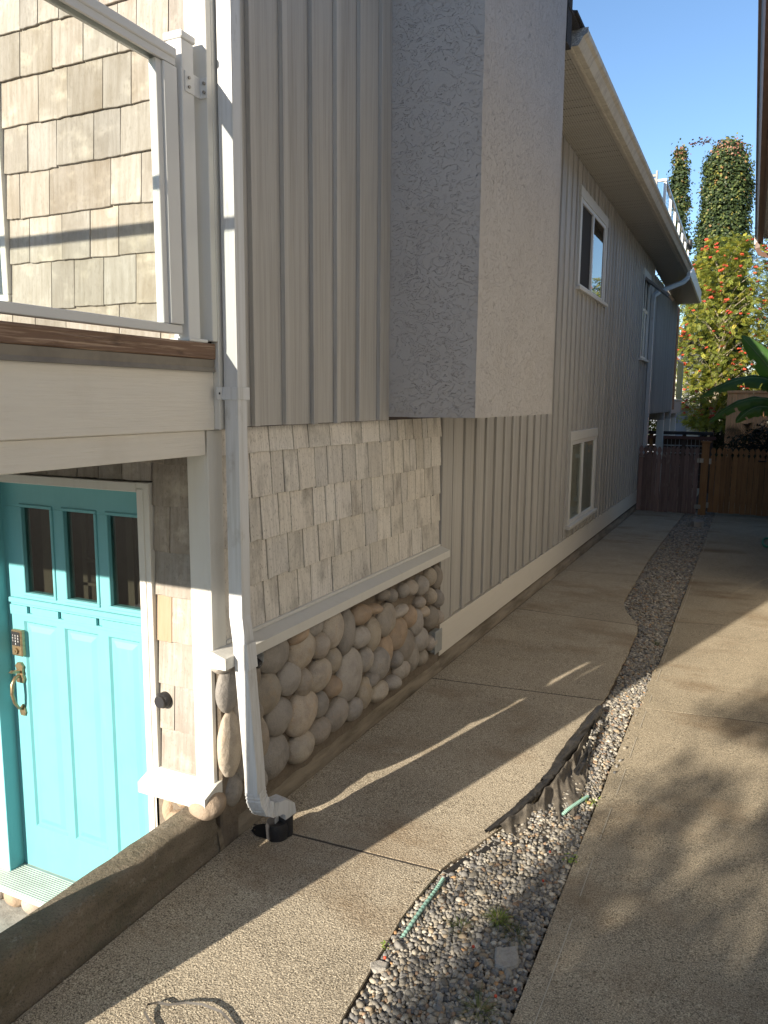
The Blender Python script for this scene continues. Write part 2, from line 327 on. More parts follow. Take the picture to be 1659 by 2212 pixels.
def world_org(o):
    p = Vector((0, 0, 0))
    while o is not None: p = p + o.location; o = o.parent
    return p
def tag(o, label, cat, group=None, kind=None):
    if label: o['label'] = label
    if cat: o['category'] = cat
    if group: o['group'] = group
    if kind: o['kind'] = kind
    return o
def thing(name, loc, label, cat, group=None):
    o = bpy.data.objects.new(name, None); COL.objects.link(o); o.location = (loc[0], loc[1], loc[2] + H); o.empty_display_size = 0.1
    return tag(o, label, cat, group)
def empty_part(name, parent, loc):
    o = bpy.data.objects.new(name, None); COL.objects.link(o); o.parent = parent
    o.location = Vector((loc[0], loc[1], loc[2] + H)) - world_org(parent); return o
def gz(y): return -2.035 - 0.0157 * (y - 2.9)      # path level, falling gently away from the camera
def npmesh(name, V, F, m, parent=None, tone=None, smooth=False, kind=None):
    """V (n,3) numpy, F (k,m) numpy ints, tone per-face colours"""
    me = bpy.data.meshes.new(name); n = len(V); k, w = F.shape
    org = world_org(parent) if parent is not None else Vector((0, 0, 0))
    V = V.copy(); V[:, 0] -= org.x; V[:, 1] -= org.y; V[:, 2] += H - org.z
    me.vertices.add(n); me.vertices.foreach_set('co', V.astype(np.float32).ravel())
    me.loops.add(k * w); me.loops.foreach_set('vertex_index', F.astype(np.int32).ravel())
    me.polygons.add(k); me.polygons.foreach_set('loop_start', np.arange(0, k * w, w, dtype=np.int32))
    me.polygons.foreach_set('use_smooth', np.full(k, smooth))
    me.update(calc_edges=True)
    if tone is not None:
        a = me.color_attributes.new('tone', 'FLOAT_COLOR', 'CORNER')
        c = np.ones((k, w, 4), np.float32); c[:, :, :3] = tone[:, None, :]
        a.data.foreach_set('color', c.ravel())
    me.materials.append(m)
    o = bpy.data.objects.new(name, me); COL.objects.link(o)
    if parent is not None: o.parent = parent
    if kind: o['kind'] = kind
    return o
# ================================================================== GROUND
BLACKJ = mat('dark_joint_dirt', (0.06, 0.05, 0.04), 1.0, 0)
g = MB(); g.add([(-60, -60, -2.75), (60, -60, -2.75), (60, 16.0, -2.75), (60, 120, -3.4), (-60, 120, -3.4), (-60, 16, -2.75)], [(0, 1, 2, 5), (5, 2, 3, 4)])
ground = g.build('ground', DIRT, kind='structure')
bed = MB(); xs = (-2.06, 0.6)
bed.add([(-2.06, -4, gz(-4) - .045), (0.6, -4, gz(-4) - .045), (0.6, 34, gz(34) - .045), (-2.06, 34, gz(34) - .045),
         (-2.06, -4, -2.7), (0.6, -4, -2.7), (0.6, 34, -3.3), (-2.06, 34, -3.3)],
        [(0, 1, 2, 3), (0, 4, 5, 1), (1, 5, 6, 2), (2, 6, 7, 3), (3, 7, 4, 0)])
bedo = bed.build('gravel_bed', DIRT, kind='structure')

EDGE = [(-4, -1.02), (1.0, -1.03), (1.73, -1.06), (2.39, -1.11), (2.61, -1.12), (2.9, -1.10), (3.24, -1.0), (3.56, -.9), (3.96, -.84), (4.32, -.83), (5.02, -.82),
        (5.32, -.80), (5.61, -.79), (6.5, -.80), (7.31, -.82), (7.48, -.85), (7.8, -.97), (8.15, -1.07), (8.36, -1.10), (9.5, -1.12), (10.64, -1.14), (12.05, -1.14), (16.4, -1.10), (34, -1.1)]
def edge_x(y):
    for (a, xa), (b, xb) in zip(EDGE, EDGE[1:]):
        if a <= y <= b: return xa + (xb - xa) * (y - a) / (b - a)
    return -1.1
def slab(name, m, parent, left, right, thick=.1):
    """left/right: lists of (x,y) going up in y; a chamfered slab following the fall of the path"""
    P = list(left) + list(reversed(right)); n = len(P)
    cx = sum(p[0] for p in P) / n; cy = sum(p[1] for p in P) / n
    V = []
    for dz, ins in ((-thick, 0), (-.003, 0), (0, .003)):
        for (x, y) in P:
            d = math.hypot(x - cx, y - cy); V.append((x + (cx - x) / d * ins, y + (cy - y) / d * ins, gz(y) + dz))
    F = []
    for k in range(2):
        for i in range(n): j = (i + 1) % n; F.append((k * n + i, k * n + j, (k + 1) * n + j, (k + 1) * n + i))
    # top as triangles between left and right chains
    F.append(tuple(range(2 * n, 3 * n)))
    b = MB(); b.add(V, F); return b.build(name, m, parent)
path = MB().add([(-2.04, -4, gz(-4) - .1), (-1.2, -4, gz(-4) - .1), (-1.2, 34, gz(34) - .1), (-2.04, 34, gz(34) - .1)], [(0, 1, 2, 3)]).build('path', DIRT, kind='structure')
rj = random.Random(3)
J = [(-4, -4), (-.2, -.2), (2.86, 2.91), (5.17, 5.31), (7.50, 7.44), (9.72, 9.83), (12.95, 12.75), (16.4, 16.45), (20, 20), (24, 24)]
for (l0, r0), (l1, r1) in zip(J, J[1:]):
    ys = [l0 + .006 + (l1 - l0 - .012) * t / 6 for t in range(7)]
    left = [(-2.036, y) for y in ys]
    ry = sorted({r0 + .006, r1 - .006} | {round(r0 + (r1 - r0) * t / 26, 3) for t in range(1, 26)})
    right = [(edge_x(y) + (rj.uniform(-.006, .006) if l0 < 9 else 0), y) for y in ry]
    slab('slab', PATHC, path, left, right)
for (l, r) in J[1:-1]:
    MB().add([(-2.036, l - .007, gz(l) - .0014), (edge_x(r) - .004, r - .007, gz(r) - .0014), (edge_x(r) - .004, r + .007, gz(r) - .0014), (-2.036, l + .007, gz(l) - .0014)], [(0, 1, 2, 3)]).build('joint_filler', BLACKJ, path)
drive = MB().add([(-.5, -4, gz(-4) - .1), (.45, -4, gz(-4) - .1), (.45, 34, gz(34) - .1), (-.5, 34, gz(34) - .1)], [(0, 1, 2, 3)]).build('side_path', DIRT, kind='structure')
J2 = [(-4, -4), (-.6, -.6), (2.3, 2.3), (5.28, 5.43), (7.74, 7.98), (10.15, 10.38), (12.0, 12.35), (15.47, 15.9), (20, 20), (24, 24)]
J2[2] = (.9, .9)
for (l0, r0), (l1, r1) in zip(J2, J2[1:]):
    base = -.58 if l1 < 5.5 else -.535
    left = []
    for t in range(25):
        y = l0 + .004 + (l1 - l0 - .008) * t / 24
        x = base + rj.uniform(-.003, .003)
        if base > -.57 and 5.2 < y < 6.3: x += -.02 + .03 * mn.noise((y * 7, 3, 0))
        left.append((x, y))
    right = [(.468, r0 + .004 + (r1 - r0 - .008) * t / 6) for t in range(7)]
    slab('slab', SLABC, drive, left, right)
for (l, r) in J2[1:-1]:
    MB().add([(-.57 if l < 5.4 else -.535, l - .005, gz(l) - .0014), (.465, r - .005, gz(r) - .0014), (.465, r + .005, gz(r) - .0014), (-.57 if l < 5.4 else -.535, l + .005, gz(l) - .0014)], [(0, 1, 2, 3)]).build('joint_filler', BLACKJ, drive)
# the pale tooled line along the edge of the side path
b = MB()
for k in range(90):
    y0 = .6 + k * .16; y1 = y0 + .16
    xa = -.505 + .004 * mn.noise((y0 * 1.3, 0, 0)); xb = -.505 + .004 * mn.noise((y1 * 1.3, 0, 0))
    if abs(mn.noise((y0 * 2.1, 5, 0))) < .04: continue
    b.add([(xa - .0015, y0, gz(y0) + .004), (xa + .0018, y0, gz(y0) + .004), (xb + .0018, y1, gz(y1) + .004), (xb - .0015, y1, gz(y1) + .004)], [(0, 1, 2, 3)])
b.build('tooled_line', mat('pale_cement', (0.46, 0.42, 0.34), 0.9, 0), drive)

# lower porch in front of the door
porch = MB().box(-7, -2.2, -3, 2.62, -2.9, -2.64, .0).build('porch_floor', mat('grey_flagstone', (0.34, 0.34, 0.31), 0.9, 0, [('noise', (5, 5, 5), (0.22, 0.22, 0.20), 0.45, 0.7, 0.7), ('noise', (120, 120, 120), (0.15, 0.15, 0.13), 0.5, 0.7, 0.5)], [('noise', (12, 12, 12), 0.01)]), kind='structure')

# ================================================================== PEBBLES (stuff)
def ico(sub):
    t = (1 + 5 ** .5) / 2
    v = [(-1, t, 0), (1, t, 0), (-1, -t, 0), (1, -t, 0), (0, -1, t), (0, 1, t), (0, -1, -t), (0, 1, -t), (t, 0, -1), (t, 0, 1), (-t, 0, -1), (-t, 0, 1)]
    f = [(0, 11, 5), (0, 5, 1), (0, 1, 7), (0, 7, 10), (0, 10, 11), (1, 5, 9), (5, 11, 4), (11, 10, 2), (10, 7, 6), (7, 1, 8), (3, 9, 4), (3, 4, 2), (3, 2, 6), (3, 6, 8), (3, 8, 9), (4, 9, 5), (2, 4, 11), (6, 2, 10), (8, 6, 7), (9, 8, 1)]
    v = [np.array(p) / np.linalg.norm(p) for p in v]
    for _ in range(sub):
        c = {}; nf = []
        def mid(a, b_):
            k = (min(a, b_), max(a, b_))
            if k not in c: p = v[a] + v[b_]; v.append(p / np.linalg.norm(p)); c[k] = len(v) - 1
            return c[k]
        for a, b_, d in f:
            x, y, z = mid(a, b_), mid(b_, d), mid(d, a); nf += [(a, x, z), (b_, y, x), (d, z, y), (x, y, z)]
        f = nf
    return np.array(v), np.array(f)
PAL = np.array([(.33, .31, .28), (.26, .25, .24), (.19, .185, .185), (.42, .38, .32), (.36, .29, .21), (.30, .21, .15), (.48, .45, .40), (.22, .20, .17), (.13, .13, .135), (.38, .35, .30), (.45, .27, .14)])
PW = np.array([.2, .17, .12, .13, .09, .05, .09, .08, .04, .02, .01]); PW /= PW.sum()
def litter(name, pts, s0, s1, cols):
    n = len(pts); C = np.array([(x, y, gz(y) + .0035 + RNG.uniform(0, .004)) for x, y in pts]); a = RNG.uniform(0, 6.28, n); sz = RNG.uniform(s0, s1, n); V = []
    for i in range(n):
        u = np.array([math.cos(a[i]), math.sin(a[i]), RNG.normal(0, .18)]); w = np.array([-math.sin(a[i]), math.cos(a[i]), RNG.normal(0, .3)]) * RNG.uniform(.15, .5)
        V += [C[i] - u * sz[i], C[i] + w * sz[i], C[i] + u * sz[i], C[i] - w * sz[i]]
    cols = np.array(cols); return npmesh(name, np.array(V), np.arange(4 * n).reshape(n, 4), LEAF, None, cols[RNG.integers(0, len(cols), n)] * RNG.uniform(.6, 1.3, (n, 1)), kind='stuff')
def scatter_pebbles(name, C, R, sub, parent=None, sq=(.55, .85)):
    V0, F0 = ico(sub); n = len(C)
    ang = RNG.uniform(0, 2 * np.pi, n); ti = RNG.normal(0, .35, n); ti2 = RNG.normal(0, .35, n)
    ca, sa = np.cos(ang), np.sin(ang); ct, st = np.cos(ti), np.sin(ti); cu, su = np.cos(ti2), np.sin(ti2)
    sx = R * RNG.uniform(1.0, 1.45, n); sy = R * RNG.uniform(.75, 1.0, n); sz = R * RNG.uniform(sq[0], sq[1], n)
    X = V0[None, :, 0] * sx[:, None]; Y = V0[None, :, 1] * sy[:, None]; Z = V0[None, :, 2] * sz[:, None]
    # lumpy outline
    k = RNG.normal(0, .08, (n, 3)); lump = 1 + k[:, :1] * V0[None, :, 0] * 1.2 + k[:, 1:2] * V0[None, :, 1] * V0[None, :, 0] * 2 + k[:, 2:] * V0[None, :, 2]
    X, Y, Z = X * lump, Y * lump, Z * lump
    Y, Z = Y * ct[:, None] - Z * st[:, None], Y * st[:, None] + Z * ct[:, None]
    X, Z = X * cu[:, None] + Z * su[:, None], -X * su[:, None] + Z * cu[:, None]
    X, Y = X * ca[:, None] - Y * sa[:, None], X * sa[:, None] + Y * ca[:, None]
    V = np.stack([X + C[:, 0:1], Y + C[:, 1:2], Z + C[:, 2:3]], -1).reshape(-1, 3)
    F = (F0[None] + (np.arange(n) * len(V0))[:, None, None]).reshape(-1, 3)
    tone = PAL[RNG.choice(len(PAL), n, p=PW)] * RNG.uniform(.75, 1.25, (n, 1)) * np.array([.80, .79, .745])
    return npmesh(name, V, F, PEB, parent, np.repeat(tone, len(F0), 0), smooth=True, kind='stuff')
def strip_points(y0, y1, sp, layers):
    out = []
    for L_ in range(layers):
        ny = int((y1 - y0) / (sp * .87)); nx = int(.62 / sp) + 1
        for j in range(ny):
            y = y0 + j * sp * .87; xl = edge_x(y) + .012; xr = (-.592 if y < 5.3 else -.545)
            for i in range(nx):
                x = xl + (i + .5 * (j % 2) + RNG.uniform(-.32, .32)) * sp
                if x > xr: break
                yy = y + RNG.uniform(-.3, .3) * sp
                dome = .012 * max(0, 1 - abs((x - (xl + xr) / 2) / ((xr - xl) / 2)) ** 2) + .010 * mn.noise((x * 5, yy * 5, 2))
                out.append((x, yy, gz(yy) - .024 + dome + L_ * .008 + RNG.uniform(-.004, .005)))
    return np.array(out)
C_ = strip_points(1.2, 4.2, .0158, 2); scatter_pebbles('gravel', C_, RNG.gamma(14, .0091 / 14, len(C_)), 1)
C_ = strip_points(4.2, 7.6, .018, 1); scatter_pebbles('gravel', C_, RNG.gamma(14, .0108 / 14, len(C_)), 1)
C_ = strip_points(7.6, 17.4, .0235, 1); scatter_pebbles('gravel', C_, RNG.gamma(12, .0140 / 12, len(C_)), 0)
C_ = strip_points(-.6, 1.2, .026, 1); scatter_pebbles('gravel', C_, RNG.gamma(12, .0150 / 12, len(C_)), 0)
# a few strays on the slab edge
C_ = np.array([(-.575 + RNG.normal(0, .022), y, gz(y) + .004) for y in RNG.uniform(4.2, 6.6, 45)]); scatter_pebbles('stray_gravel', C_, RNG.gamma(12, .008 / 12, len(C_)), 1)
# one larger pale egg-shaped pebble
# soil lip along the path edge
b = MB(); n = 90
for k in range(n):
    y0 = 1.3 + k * .05; y1 = y0 + .05
    f = lambda y: (edge_x(y), edge_x(y) + .016 + .014 * mn.noise((y * 9, 1, 0)))
    (a0, b0), (a1, b1) = f(y0), f(y1)
    b.add([(a0 - .002, y0, gz(y0) - .012), (b0, y0, gz(y0) - .014), (b1, y1, gz(y1) - .014), (a1 - .002, y1, gz(y1) - .012)], [(0, 1, 2, 3)])
b.build('soil_edge', DIRT, kind='stuff')

# ================================================================== RETAINING CURB
def rough_strip(name, prof, y0, y1, ny, m, amp, parent=None, taper=None):
    """extrude an xz profile along y with noise displaced rings"""
    V = []; F = []; n = len(prof)
    for j in range(ny + 1):
        y = y0 + (y1 - y0) * j / ny
        for i, (x, z) in enumerate(prof):
            d = amp * mn.fractal((x * 6, y * 6, z * 6 + 3), 1.0, 2.0, 3); d2 = amp * mn.fractal((x * 6 + 9, y * 6, z * 6), 1.0, 2.0, 3)
            V.append((x + d, y, z + d2 + (gz(y) - gz(2.0))))
    for j in range(ny):
        for i in range(n - 1): F.append((j * n + i, j * n + i + 1, (j + 1) * n + i + 1, (j + 1) * n + i))
    F += [tuple(range(n)), tuple(range(ny * n, ny * n + n))[::-1]]
    b = MB(); b.add(V, F, True); return b.build(name, m, parent)
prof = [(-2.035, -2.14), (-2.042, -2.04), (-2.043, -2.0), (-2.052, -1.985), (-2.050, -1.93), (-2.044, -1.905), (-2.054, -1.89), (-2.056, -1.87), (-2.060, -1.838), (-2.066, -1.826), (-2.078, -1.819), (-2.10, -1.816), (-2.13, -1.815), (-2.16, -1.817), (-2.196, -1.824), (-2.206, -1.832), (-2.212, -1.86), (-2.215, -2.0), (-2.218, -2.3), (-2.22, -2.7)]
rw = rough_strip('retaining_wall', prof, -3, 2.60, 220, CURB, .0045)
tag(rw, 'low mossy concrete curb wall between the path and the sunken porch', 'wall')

# leaf litter and grit gathered along the wall, the curb and the gravel edges
lp = [(-2.03 + abs(RNG.normal(0, .022)), y) for y in RNG.uniform(1.4, 16, 420)] + [(edge_x(y) - abs(RNG.normal(0, .03)), y) for y in RNG.uniform(1.4, 15, 260)] + [(-.575 + abs(RNG.normal(0, .05)), y) for y in RNG.uniform(2, 12, 160)]
lp += [(RNG.uniform(-2.0, -1.1), y) for y in RNG.uniform(1.4, 16, 60)] + [(RNG.uniform(-.5, .4), y) for y in RNG.uniform(2.5, 15, 60)]
litter('leaf_litter', lp, .003, .008, [(.16, .10, .05), (.09, .06, .035), (.24, .18, .10), (.05, .04, .03), (.30, .25, .18)])
# ================================================================== THE HOUSE
house = thing('house', (-2.3, 2.6, -2.2), 'grey board-and-batten house with shingled corner and turquoise door', 'house')
XW = -2.065      # face of the side boards
def hp(name, mb, m, parent=house, **k): return mb.build(name, m, parent, **k)
# solid cores behind the cladding
b = MB(); b.box(-9, -2.085, 2.80, 17.44, -2.9, -.128); b.box(-9, -2.46, 2.74, 2.80, -2.9, -.128)
hp('lower_wall_core', b, UNDER)
b = MB(); b.box(-9, -2.05, 2.66, 6.30, -.127, 3.6); b.box(-9, -2.0855, 6.30, 17.44, -.127, 2.9); hp('upper_wall_core', b, UNDER)

WIN = {'a': (9.84, 11.78, 1.36, 2.59), 'b': (9.84, 11.74, -1.64, -.385), 'c': (15.95, 17.03, .80, 2.55)}
# ---- board and batten side wall
side = hp('side_wall', MB().box(-2.0852, -2.0846, 5.35, 17.42, -1.84, 2.86), UNDER)
def skirt_top(y): return -1.70 - (y - 5.5) * .0122
def seg_z(y0, y1, zlo, zhi):
    segs = [(zlo, zhi)]
    for (a, c, z0, z1) in WIN.values():
        if y1 > a + .05 and y0 < c - .05:
            out = []
            for (p, q_) in segs:
                if z0 > p and z1 < q_: out += [(p, z0 + .02), (z1 - .02, q_)]
                else: out.append((p, q_))
            segs = out
    return segs
rb = random.Random(11)
bat = [5.585 + .2735 * i for i in range(44)]
for i in range(len(bat)):
    y0 = bat[i]; y1 = bat[i + 1] if i + 1 < len(bat) else 17.42
    upper_hidden = y1 < 6.2
    zt = 2.86 if not upper_hidden else -.12
    for (p, q_) in seg_z(y0, y1, skirt_top(y0) + .004, zt):
        w = rb.uniform(-.001, .0015)
        hp('siding_board', MB().box(-2.082, XW + w, y0 + .002, y1 - .002, p, q_), SIDING, side)
    for (p, q_) in seg_z(y0 - .02, y0 + .02, skirt_top(y0) + rb.uniform(-.012, .02), zt):
        if q_ > 2.8: q_ -= .012
        hp('batten', MB().box(XW + .0005, XW + .021 + rb.uniform(-.001, .001), y0 - .021, y0 + .021, p, q_, .0015, Matrix.Rotation(rb.uniform(-.0018, .0018), 3, 'X')), SIDING, side)
hp('corner_trim', MB().box(-2.082, -2.048, 5.350, 5.562, -1.70, -.118, .003), SIDING, side)
hp('skirt_board', MB().add([(-2.05, 5.352, -1.955), (-2.05, 17.0, -2.105), (-2.05, 17.0, -1.838), (-2.05, 5.352, -1.705), (-2.083, 5.352, -1.955), (-2.083, 17.0, -2.105), (-2.083, 17.0, -1.838), (-2.083, 5.352, -1.705)],
   [(0, 1, 2, 3), (0, 4, 5, 1), (3, 2, 6, 7), (0, 3, 7, 4), (1, 5, 6, 2)]), CREAM, side)
rough_strip('footing', [(-2.036, -2.22), (-2.040, -2.0), (-2.05, -1.935), (-2.08, -1.925), (-2.12, -1.925)], 2.60, 5.37, 60, FOOT, .014, house)
rough_strip('footing', [(-2.040, -2.22), (-2.044, -2.0), (-2.060, -1.93), (-2.12, -1.93)], 5.37, 17.4, 80, FOOT, .007, house)
# ---- upper corner part, boards 4 cm proud
uc = hp('upper_corner_wall', MB().box(-2.049, -2.040, 2.68, 4.36, -.125, 3.6), UNDER)
bu = [2.892, 3.149, 3.408, 3.652, 3.912, 4.178]
edges = [2.70] + bu + [4.352]
for y0, y1 in zip(edges, edges[1:]):
    hp('siding_board', MB().box(-2.047, -2.030, y0 + .002, y1 - .002, -.122 - rb.uniform(0, .006), 3.6), SIDING, uc)
for y0 in bu: hp('batten', MB().box(-2.0295, -2.006, y0 - .006, y0 + .036, -.120 - rb.uniform(0, .008), 3.6, .0015), SIDING, uc)
hp('corner_board', MB().box(-2.115, -2.009, 2.60, 2.634, .23, 3.6, .003), WHITE, uc)
hp('corner_board', MB().box(-2.045, -2.0085, 2.6345, 2.70, -.13, 3.6, .002), WHITE, uc)
# ---- soffit under the 4 cm step, ledger under the chimney
hp('step_trim', MB().box(-2.088, -2.052, 2.72, 4.5, -.128, -.100), UNDER, uc)

# ---- side shingles
sw = hp('shingled_side_wall', MB().box(-2.084, -2.078, 2.70, 5.35, -1.14, -.13), UNDER)
ROWS = [(-.125, -.247, -.268, [3.079, 3.296, 3.442, 3.667, 3.923, 4.051, 4.294, 4.446, 4.561, 4.682, 4.818, 4.974, 5.07]),
        (-.25, -.455, -.481, [2.929, 3.098, 3.207, 3.343, 3.51, 3.642, 3.816, 3.976, 4.139, 4.334, 4.51, 4.659, 4.768, 4.876, 5.01, 5.152]),
        (-.46, -.656, -.693, [2.91, 3.005, 3.158, 3.269, 3.488, 3.623, 3.73, 3.921, 4.058, 4.186, 4.363, 4.505, 4.625, 4.733, 4.872, 5.038, 5.195]),
        (-.66, -.861, -.895, [3.049, 3.241, 3.386, 3.545, 3.714, 3.79, 4.104, 4.272, 4.47, 4.661, 4.908, 5.164]),
        (-.865, -1.086, -1.098, [3.021, 3.147, 3.331, 3.463, 3.691, 3.93, 4.177, 4.414, 4.603, 4.825, 5.006])]
def shingle(parent, m, axis, a0, a1, zt, zb, face, rr, name='shingle'):
    """one tapered shingle; axis 'y': on the side wall (face x), axis 'x': on the front wall (face y)"""
    g_ = (.0036 + rr.uniform(0, .0022)) if axis == 'y' else (.0014 + rr.uniform(0, .0014)); a0 += g_; a1 -= g_
    n = 6; V = []; tb = rr.uniform(-.004, .004); sl = rr.uniform(-.004, .004)
    tt, tk = .004 + rr.uniform(0, .001), .015 + rr.uniform(0, .004)
    for k in range(n + 1):
        a = a0 + (a1 - a0) * k / n; z1 = zb + tb + sl * (k / n - .5) + rr.uniform(-.0022, .0022)
        wv = rr.uniform(-.0006, .0006)
        for (d, z) in ((0, zt), (tt, zt), (tk + wv, z1 + .002), (tk - .002, z1), (0, z1)):
            V.append((face + d, a, z) if axis == 'y' else (a, face - d, z))
    F = []
    for k in range(n):
        for j in range(5): F.append((k * 5 + j, k * 5 + (j + 1) % 5, (k + 1) * 5 + (j + 1) % 5, (k + 1) * 5 + j))
    F += [tuple(range(5)), tuple(range(n * 5, n * 5 + 5))]
    return MB().add(V, F).build(name, m, parent)
rs = random.Random(5)
for (zt, zl, zr, js) in ROWS:
    ee = [2.705] + js + [5.345]
    for a0, a1 in zip(ee, ee[1:]):
        t = ((a0 + a1) / 2 - 2.7) / 2.65; zb = zl + (zr - zl) * t
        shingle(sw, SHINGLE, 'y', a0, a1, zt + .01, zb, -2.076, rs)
# lower corner boards
hp('corner_board', MB().box(-2.162, -2.062, 2.60, 2.628, -1.72, -.14, .003), WHITE, sw)
hp('corner_board', MB().box(-2.084, -2.0505, 2.6005, 2.700, -1.115, -.132, .003), WHITE, sw)
# ledge along the side
b = MB(); b.prism([(-2.08, -1.085), (-2.035, -1.092), (-1.972, -1.112), (-1.972, -1.163), (-2.08, -1.163)], 1, 2.585, 5.335)
ledge = hp('stone_ledge', b, WHITE, sw)
hp('ledge_strip', MB().box(-2.082, -2.046, 2.70, 5.33, -1.09, -1.072, .003), WHITE, sw)

# ---- river stone veneer
veneer = rough_strip('stone_veneer', [(-2.14, -1.16), (-2.062, -1.162), (-2.055, -1.3), (-2.053, -1.6), (-2.053, -1.9), (-2.056, -1.97)], 2.64, 5.35, 70, MORTAR, .012, house)
ST = [(3.046, -1.233, 0.132, 0.097), (3.269, -1.195, 0.091, 0.045), (3.308, -1.294, 0.126, 0.099), (3.441, -1.2, 0.083, 0.055), (3.494, -1.325, 0.075, 0.073), (3.634, -1.268, 0.102, 0.115), (3.801, -1.335, 0.089, 0.128), (3.984, -1.276, 0.105, 0.062), (4.161, -1.285, 0.092, 0.032), (3.989, -1.416, 0.105, 0.067), (4.154, -1.446, 0.092, 0.106), (4.342, -1.405, 0.132, 0.104), (4.527, -1.546, 0.13, 0.104), (4.569, -1.401, 0.107, 0.04), (4.705, -1.475, 0.088, 0.076), (4.835, -1.55, 0.1, 0.094), (4.979, -1.509, 0.083, 0.043), (5.108, -1.584, 0.115, 0.082), (4.92, -1.698, 0.122, 0.085), (4.662, -1.67, 0.124, 0.107), (4.336, -1.612, 0.099, 0.11), (4.496, -1.714, 0.07, 0.055), (4.766, -1.783, 0.103, 0.105), (4.953, -1.841, 0.088, 0.054), (4.251, -1.666, 0.128, 0.109), (4.046, -1.578, 0.079, 0.073), (4.594, -1.82, 0.122, 0.069), (4.443, -1.859, 0.111, 0.048), (4.123, -1.727, 0.078, 0.044), (3.644, -1.457, 0.08, 0.073), (3.847, -1.608, 0.155, 0.153), (3.485, -1.491, 0.117, 0.085), (3.638, -1.609, 0.08, 0.059), (3.187, -1.407, 0.098, 0.086), (3.306, -1.47, 0.065, 0.077), (2.98, -1.413, 0.12, 0.099), (3.492, -1.661, 0.086, 0.072), (3.304, -1.634, 0.137, 0.116), (3.68, -1.79, 0.116, 0.093), (3.899, -1.838, 0.09, 0.065), (4.044, -1.792, 0.075, 0.097), (4.237, -1.846, 0.118, 0.062), (3.084, -1.573, 0.114, 0.093), (3.491, -1.812, 0.118, 0.07), (3.287, -1.821, 0.118, 0.081), (3.028, -1.767, 0.138, 0.105), (2.914, -1.618, 0.066, 0.118), (2.864, -1.463, 0.041, 0.066), (2.896, -1.817, 0.05, 0.065), (2.857, -1.282, 0.057, 0.069), (2.762, -1.40, .05, .09), (2.80, -1.55, .05, .06), (2.80, -1.70, .055, .075)]
ST += [(4.75, -1.28, .085, .055), (4.92, -1.30, .075, .07), (5.08, -1.27, .07, .07), (5.22, -1.30, .075, .09), (5.24, -1.47, .06, .07), (5.10, -1.42, .06, .06), (4.90, -1.42, .06, .04), (4.62, -1.27, .06, .05), (5.24, -1.62, .06, .06), (5.13, -1.78, .07, .06), (4.42, -1.26, .07, .045), (4.28, -1.22, .05, .04)]
_iv, _if = ico(3)
TAN = {1, 7, 12, 14, 20, 32, 8}
STONE2 = mat('tan_river_stone', (0.37, 0.275, 0.19), 0.72, 0.2, [('noise', (9, 9, 9), (0.22, 0.175, 0.135), 0.42, 0.7, 0.7), ('noise', (3.5, 3.5, 3.5), (0.37, 0.31, 0.25), 0.5, 0.7, 0.6), ('noise', (180, 180, 180), (0.12, 0.09, 0.07), 0.56, 0.7, 0.5)], [('noise', (16, 16, 16), 0.012), ('noise', (130, 130, 130), 0.003)])
STONE3 = mat('cool_grey_river_stone', (0.33, 0.305, 0.275), 0.7, 0.2, [('noise', (9, 9, 9), (0.16, 0.15, 0.145), 0.42, 0.7, 0.7), ('noise', (4, 4, 4), (0.34, 0.31, 0.28), 0.5, 0.7, 0.6), ('noise', (180, 180, 180), (0.09, 0.085, 0.08), 0.56, 0.7, 0.5)], [('noise', (16, 16, 16), 0.012), ('noise', (130, 130, 130), 0.003)])
def stone(cx, cy, cz, rx, ry, rz, m, seed, parent, tilt=0.0, flat=None, name='stone'):
    rr = random.Random(seed); v = _iv.copy()
    lx, ly, lz = [np.array([rr.gauss(0, 1) for _ in range(3)]) for _ in range(3)]
    out = []
    o = rr.uniform(0, 90); e = rr.uniform(.88, 1.0)
    for p in v:
        q_ = np.sign(p) * np.abs(p) ** e
        s_ = 1 + .09 * mn.noise((p[0] * .8 + o, p[1] * .8, p[2] * .8)) + .03 * mn.noise((p[0] * 3 + o, p[1] * 3, p[2] * 3))
        q_ = q_ / max(1e-6, np.linalg.norm(q_)) * (.93 + .07 * np.max(np.abs(p))) * s_
        x, y, z = q_[0] * rx, q_[1] * ry, q_[2] * rz
        if tilt: y, z = y * math.cos(tilt) - z * math.sin(tilt), y * math.sin(tilt) + z * math.cos(tilt)
        out.append((cx + x, cy + y, cz + z))
    return MB().add(out, [tuple(f) for f in _if], True).build(name, m, parent)
for i, (y, z, ry, rz) in enumerate(ST):
    m = STONE2 if i in TAN else (STONE3 if i % 3 == 0 else STONE)
    stone(-2.045, y, z, .052 + .02 * ((i * 37) % 10) / 10, ry * 1.06, rz * 1.06, m, i + 50, veneer, tilt=((i * 53) % 9 - 4) * .05)
# corner stones that show on both faces, and the row under the front ledge
for i, (x, y, z, rx, ry, rz, m) in enumerate([(-2.030, 2.676, -1.285, .038, .082, .108, STONE3), (-2.028, 2.678, -1.548, .038, .084, .160, STONE), (-2.040, 2.655, -1.170, .045, .065, .035, STONE),
        (-2.085, 2.58, -1.800, .085, .085, .066, STONE2), (-2.055, 2.72, -1.790, .040, .07, .085, STONE3), (-2.055, 2.745, -1.66, .035, .04, .05, STONE),
        (-2.335, 2.64, -1.90, .045, .06, .09, STONE2), (-2.245, 2.64, -1.835, .06, .06, .052, STONE2), (-2.225, 2.575, -1.925, .088, .06, .055, STONE2), (-2.12, 2.70, -1.90, .07, .06, .05, STONE)]):
    stone(x, y, z, rx, ry, rz, m, 900 + i, veneer)

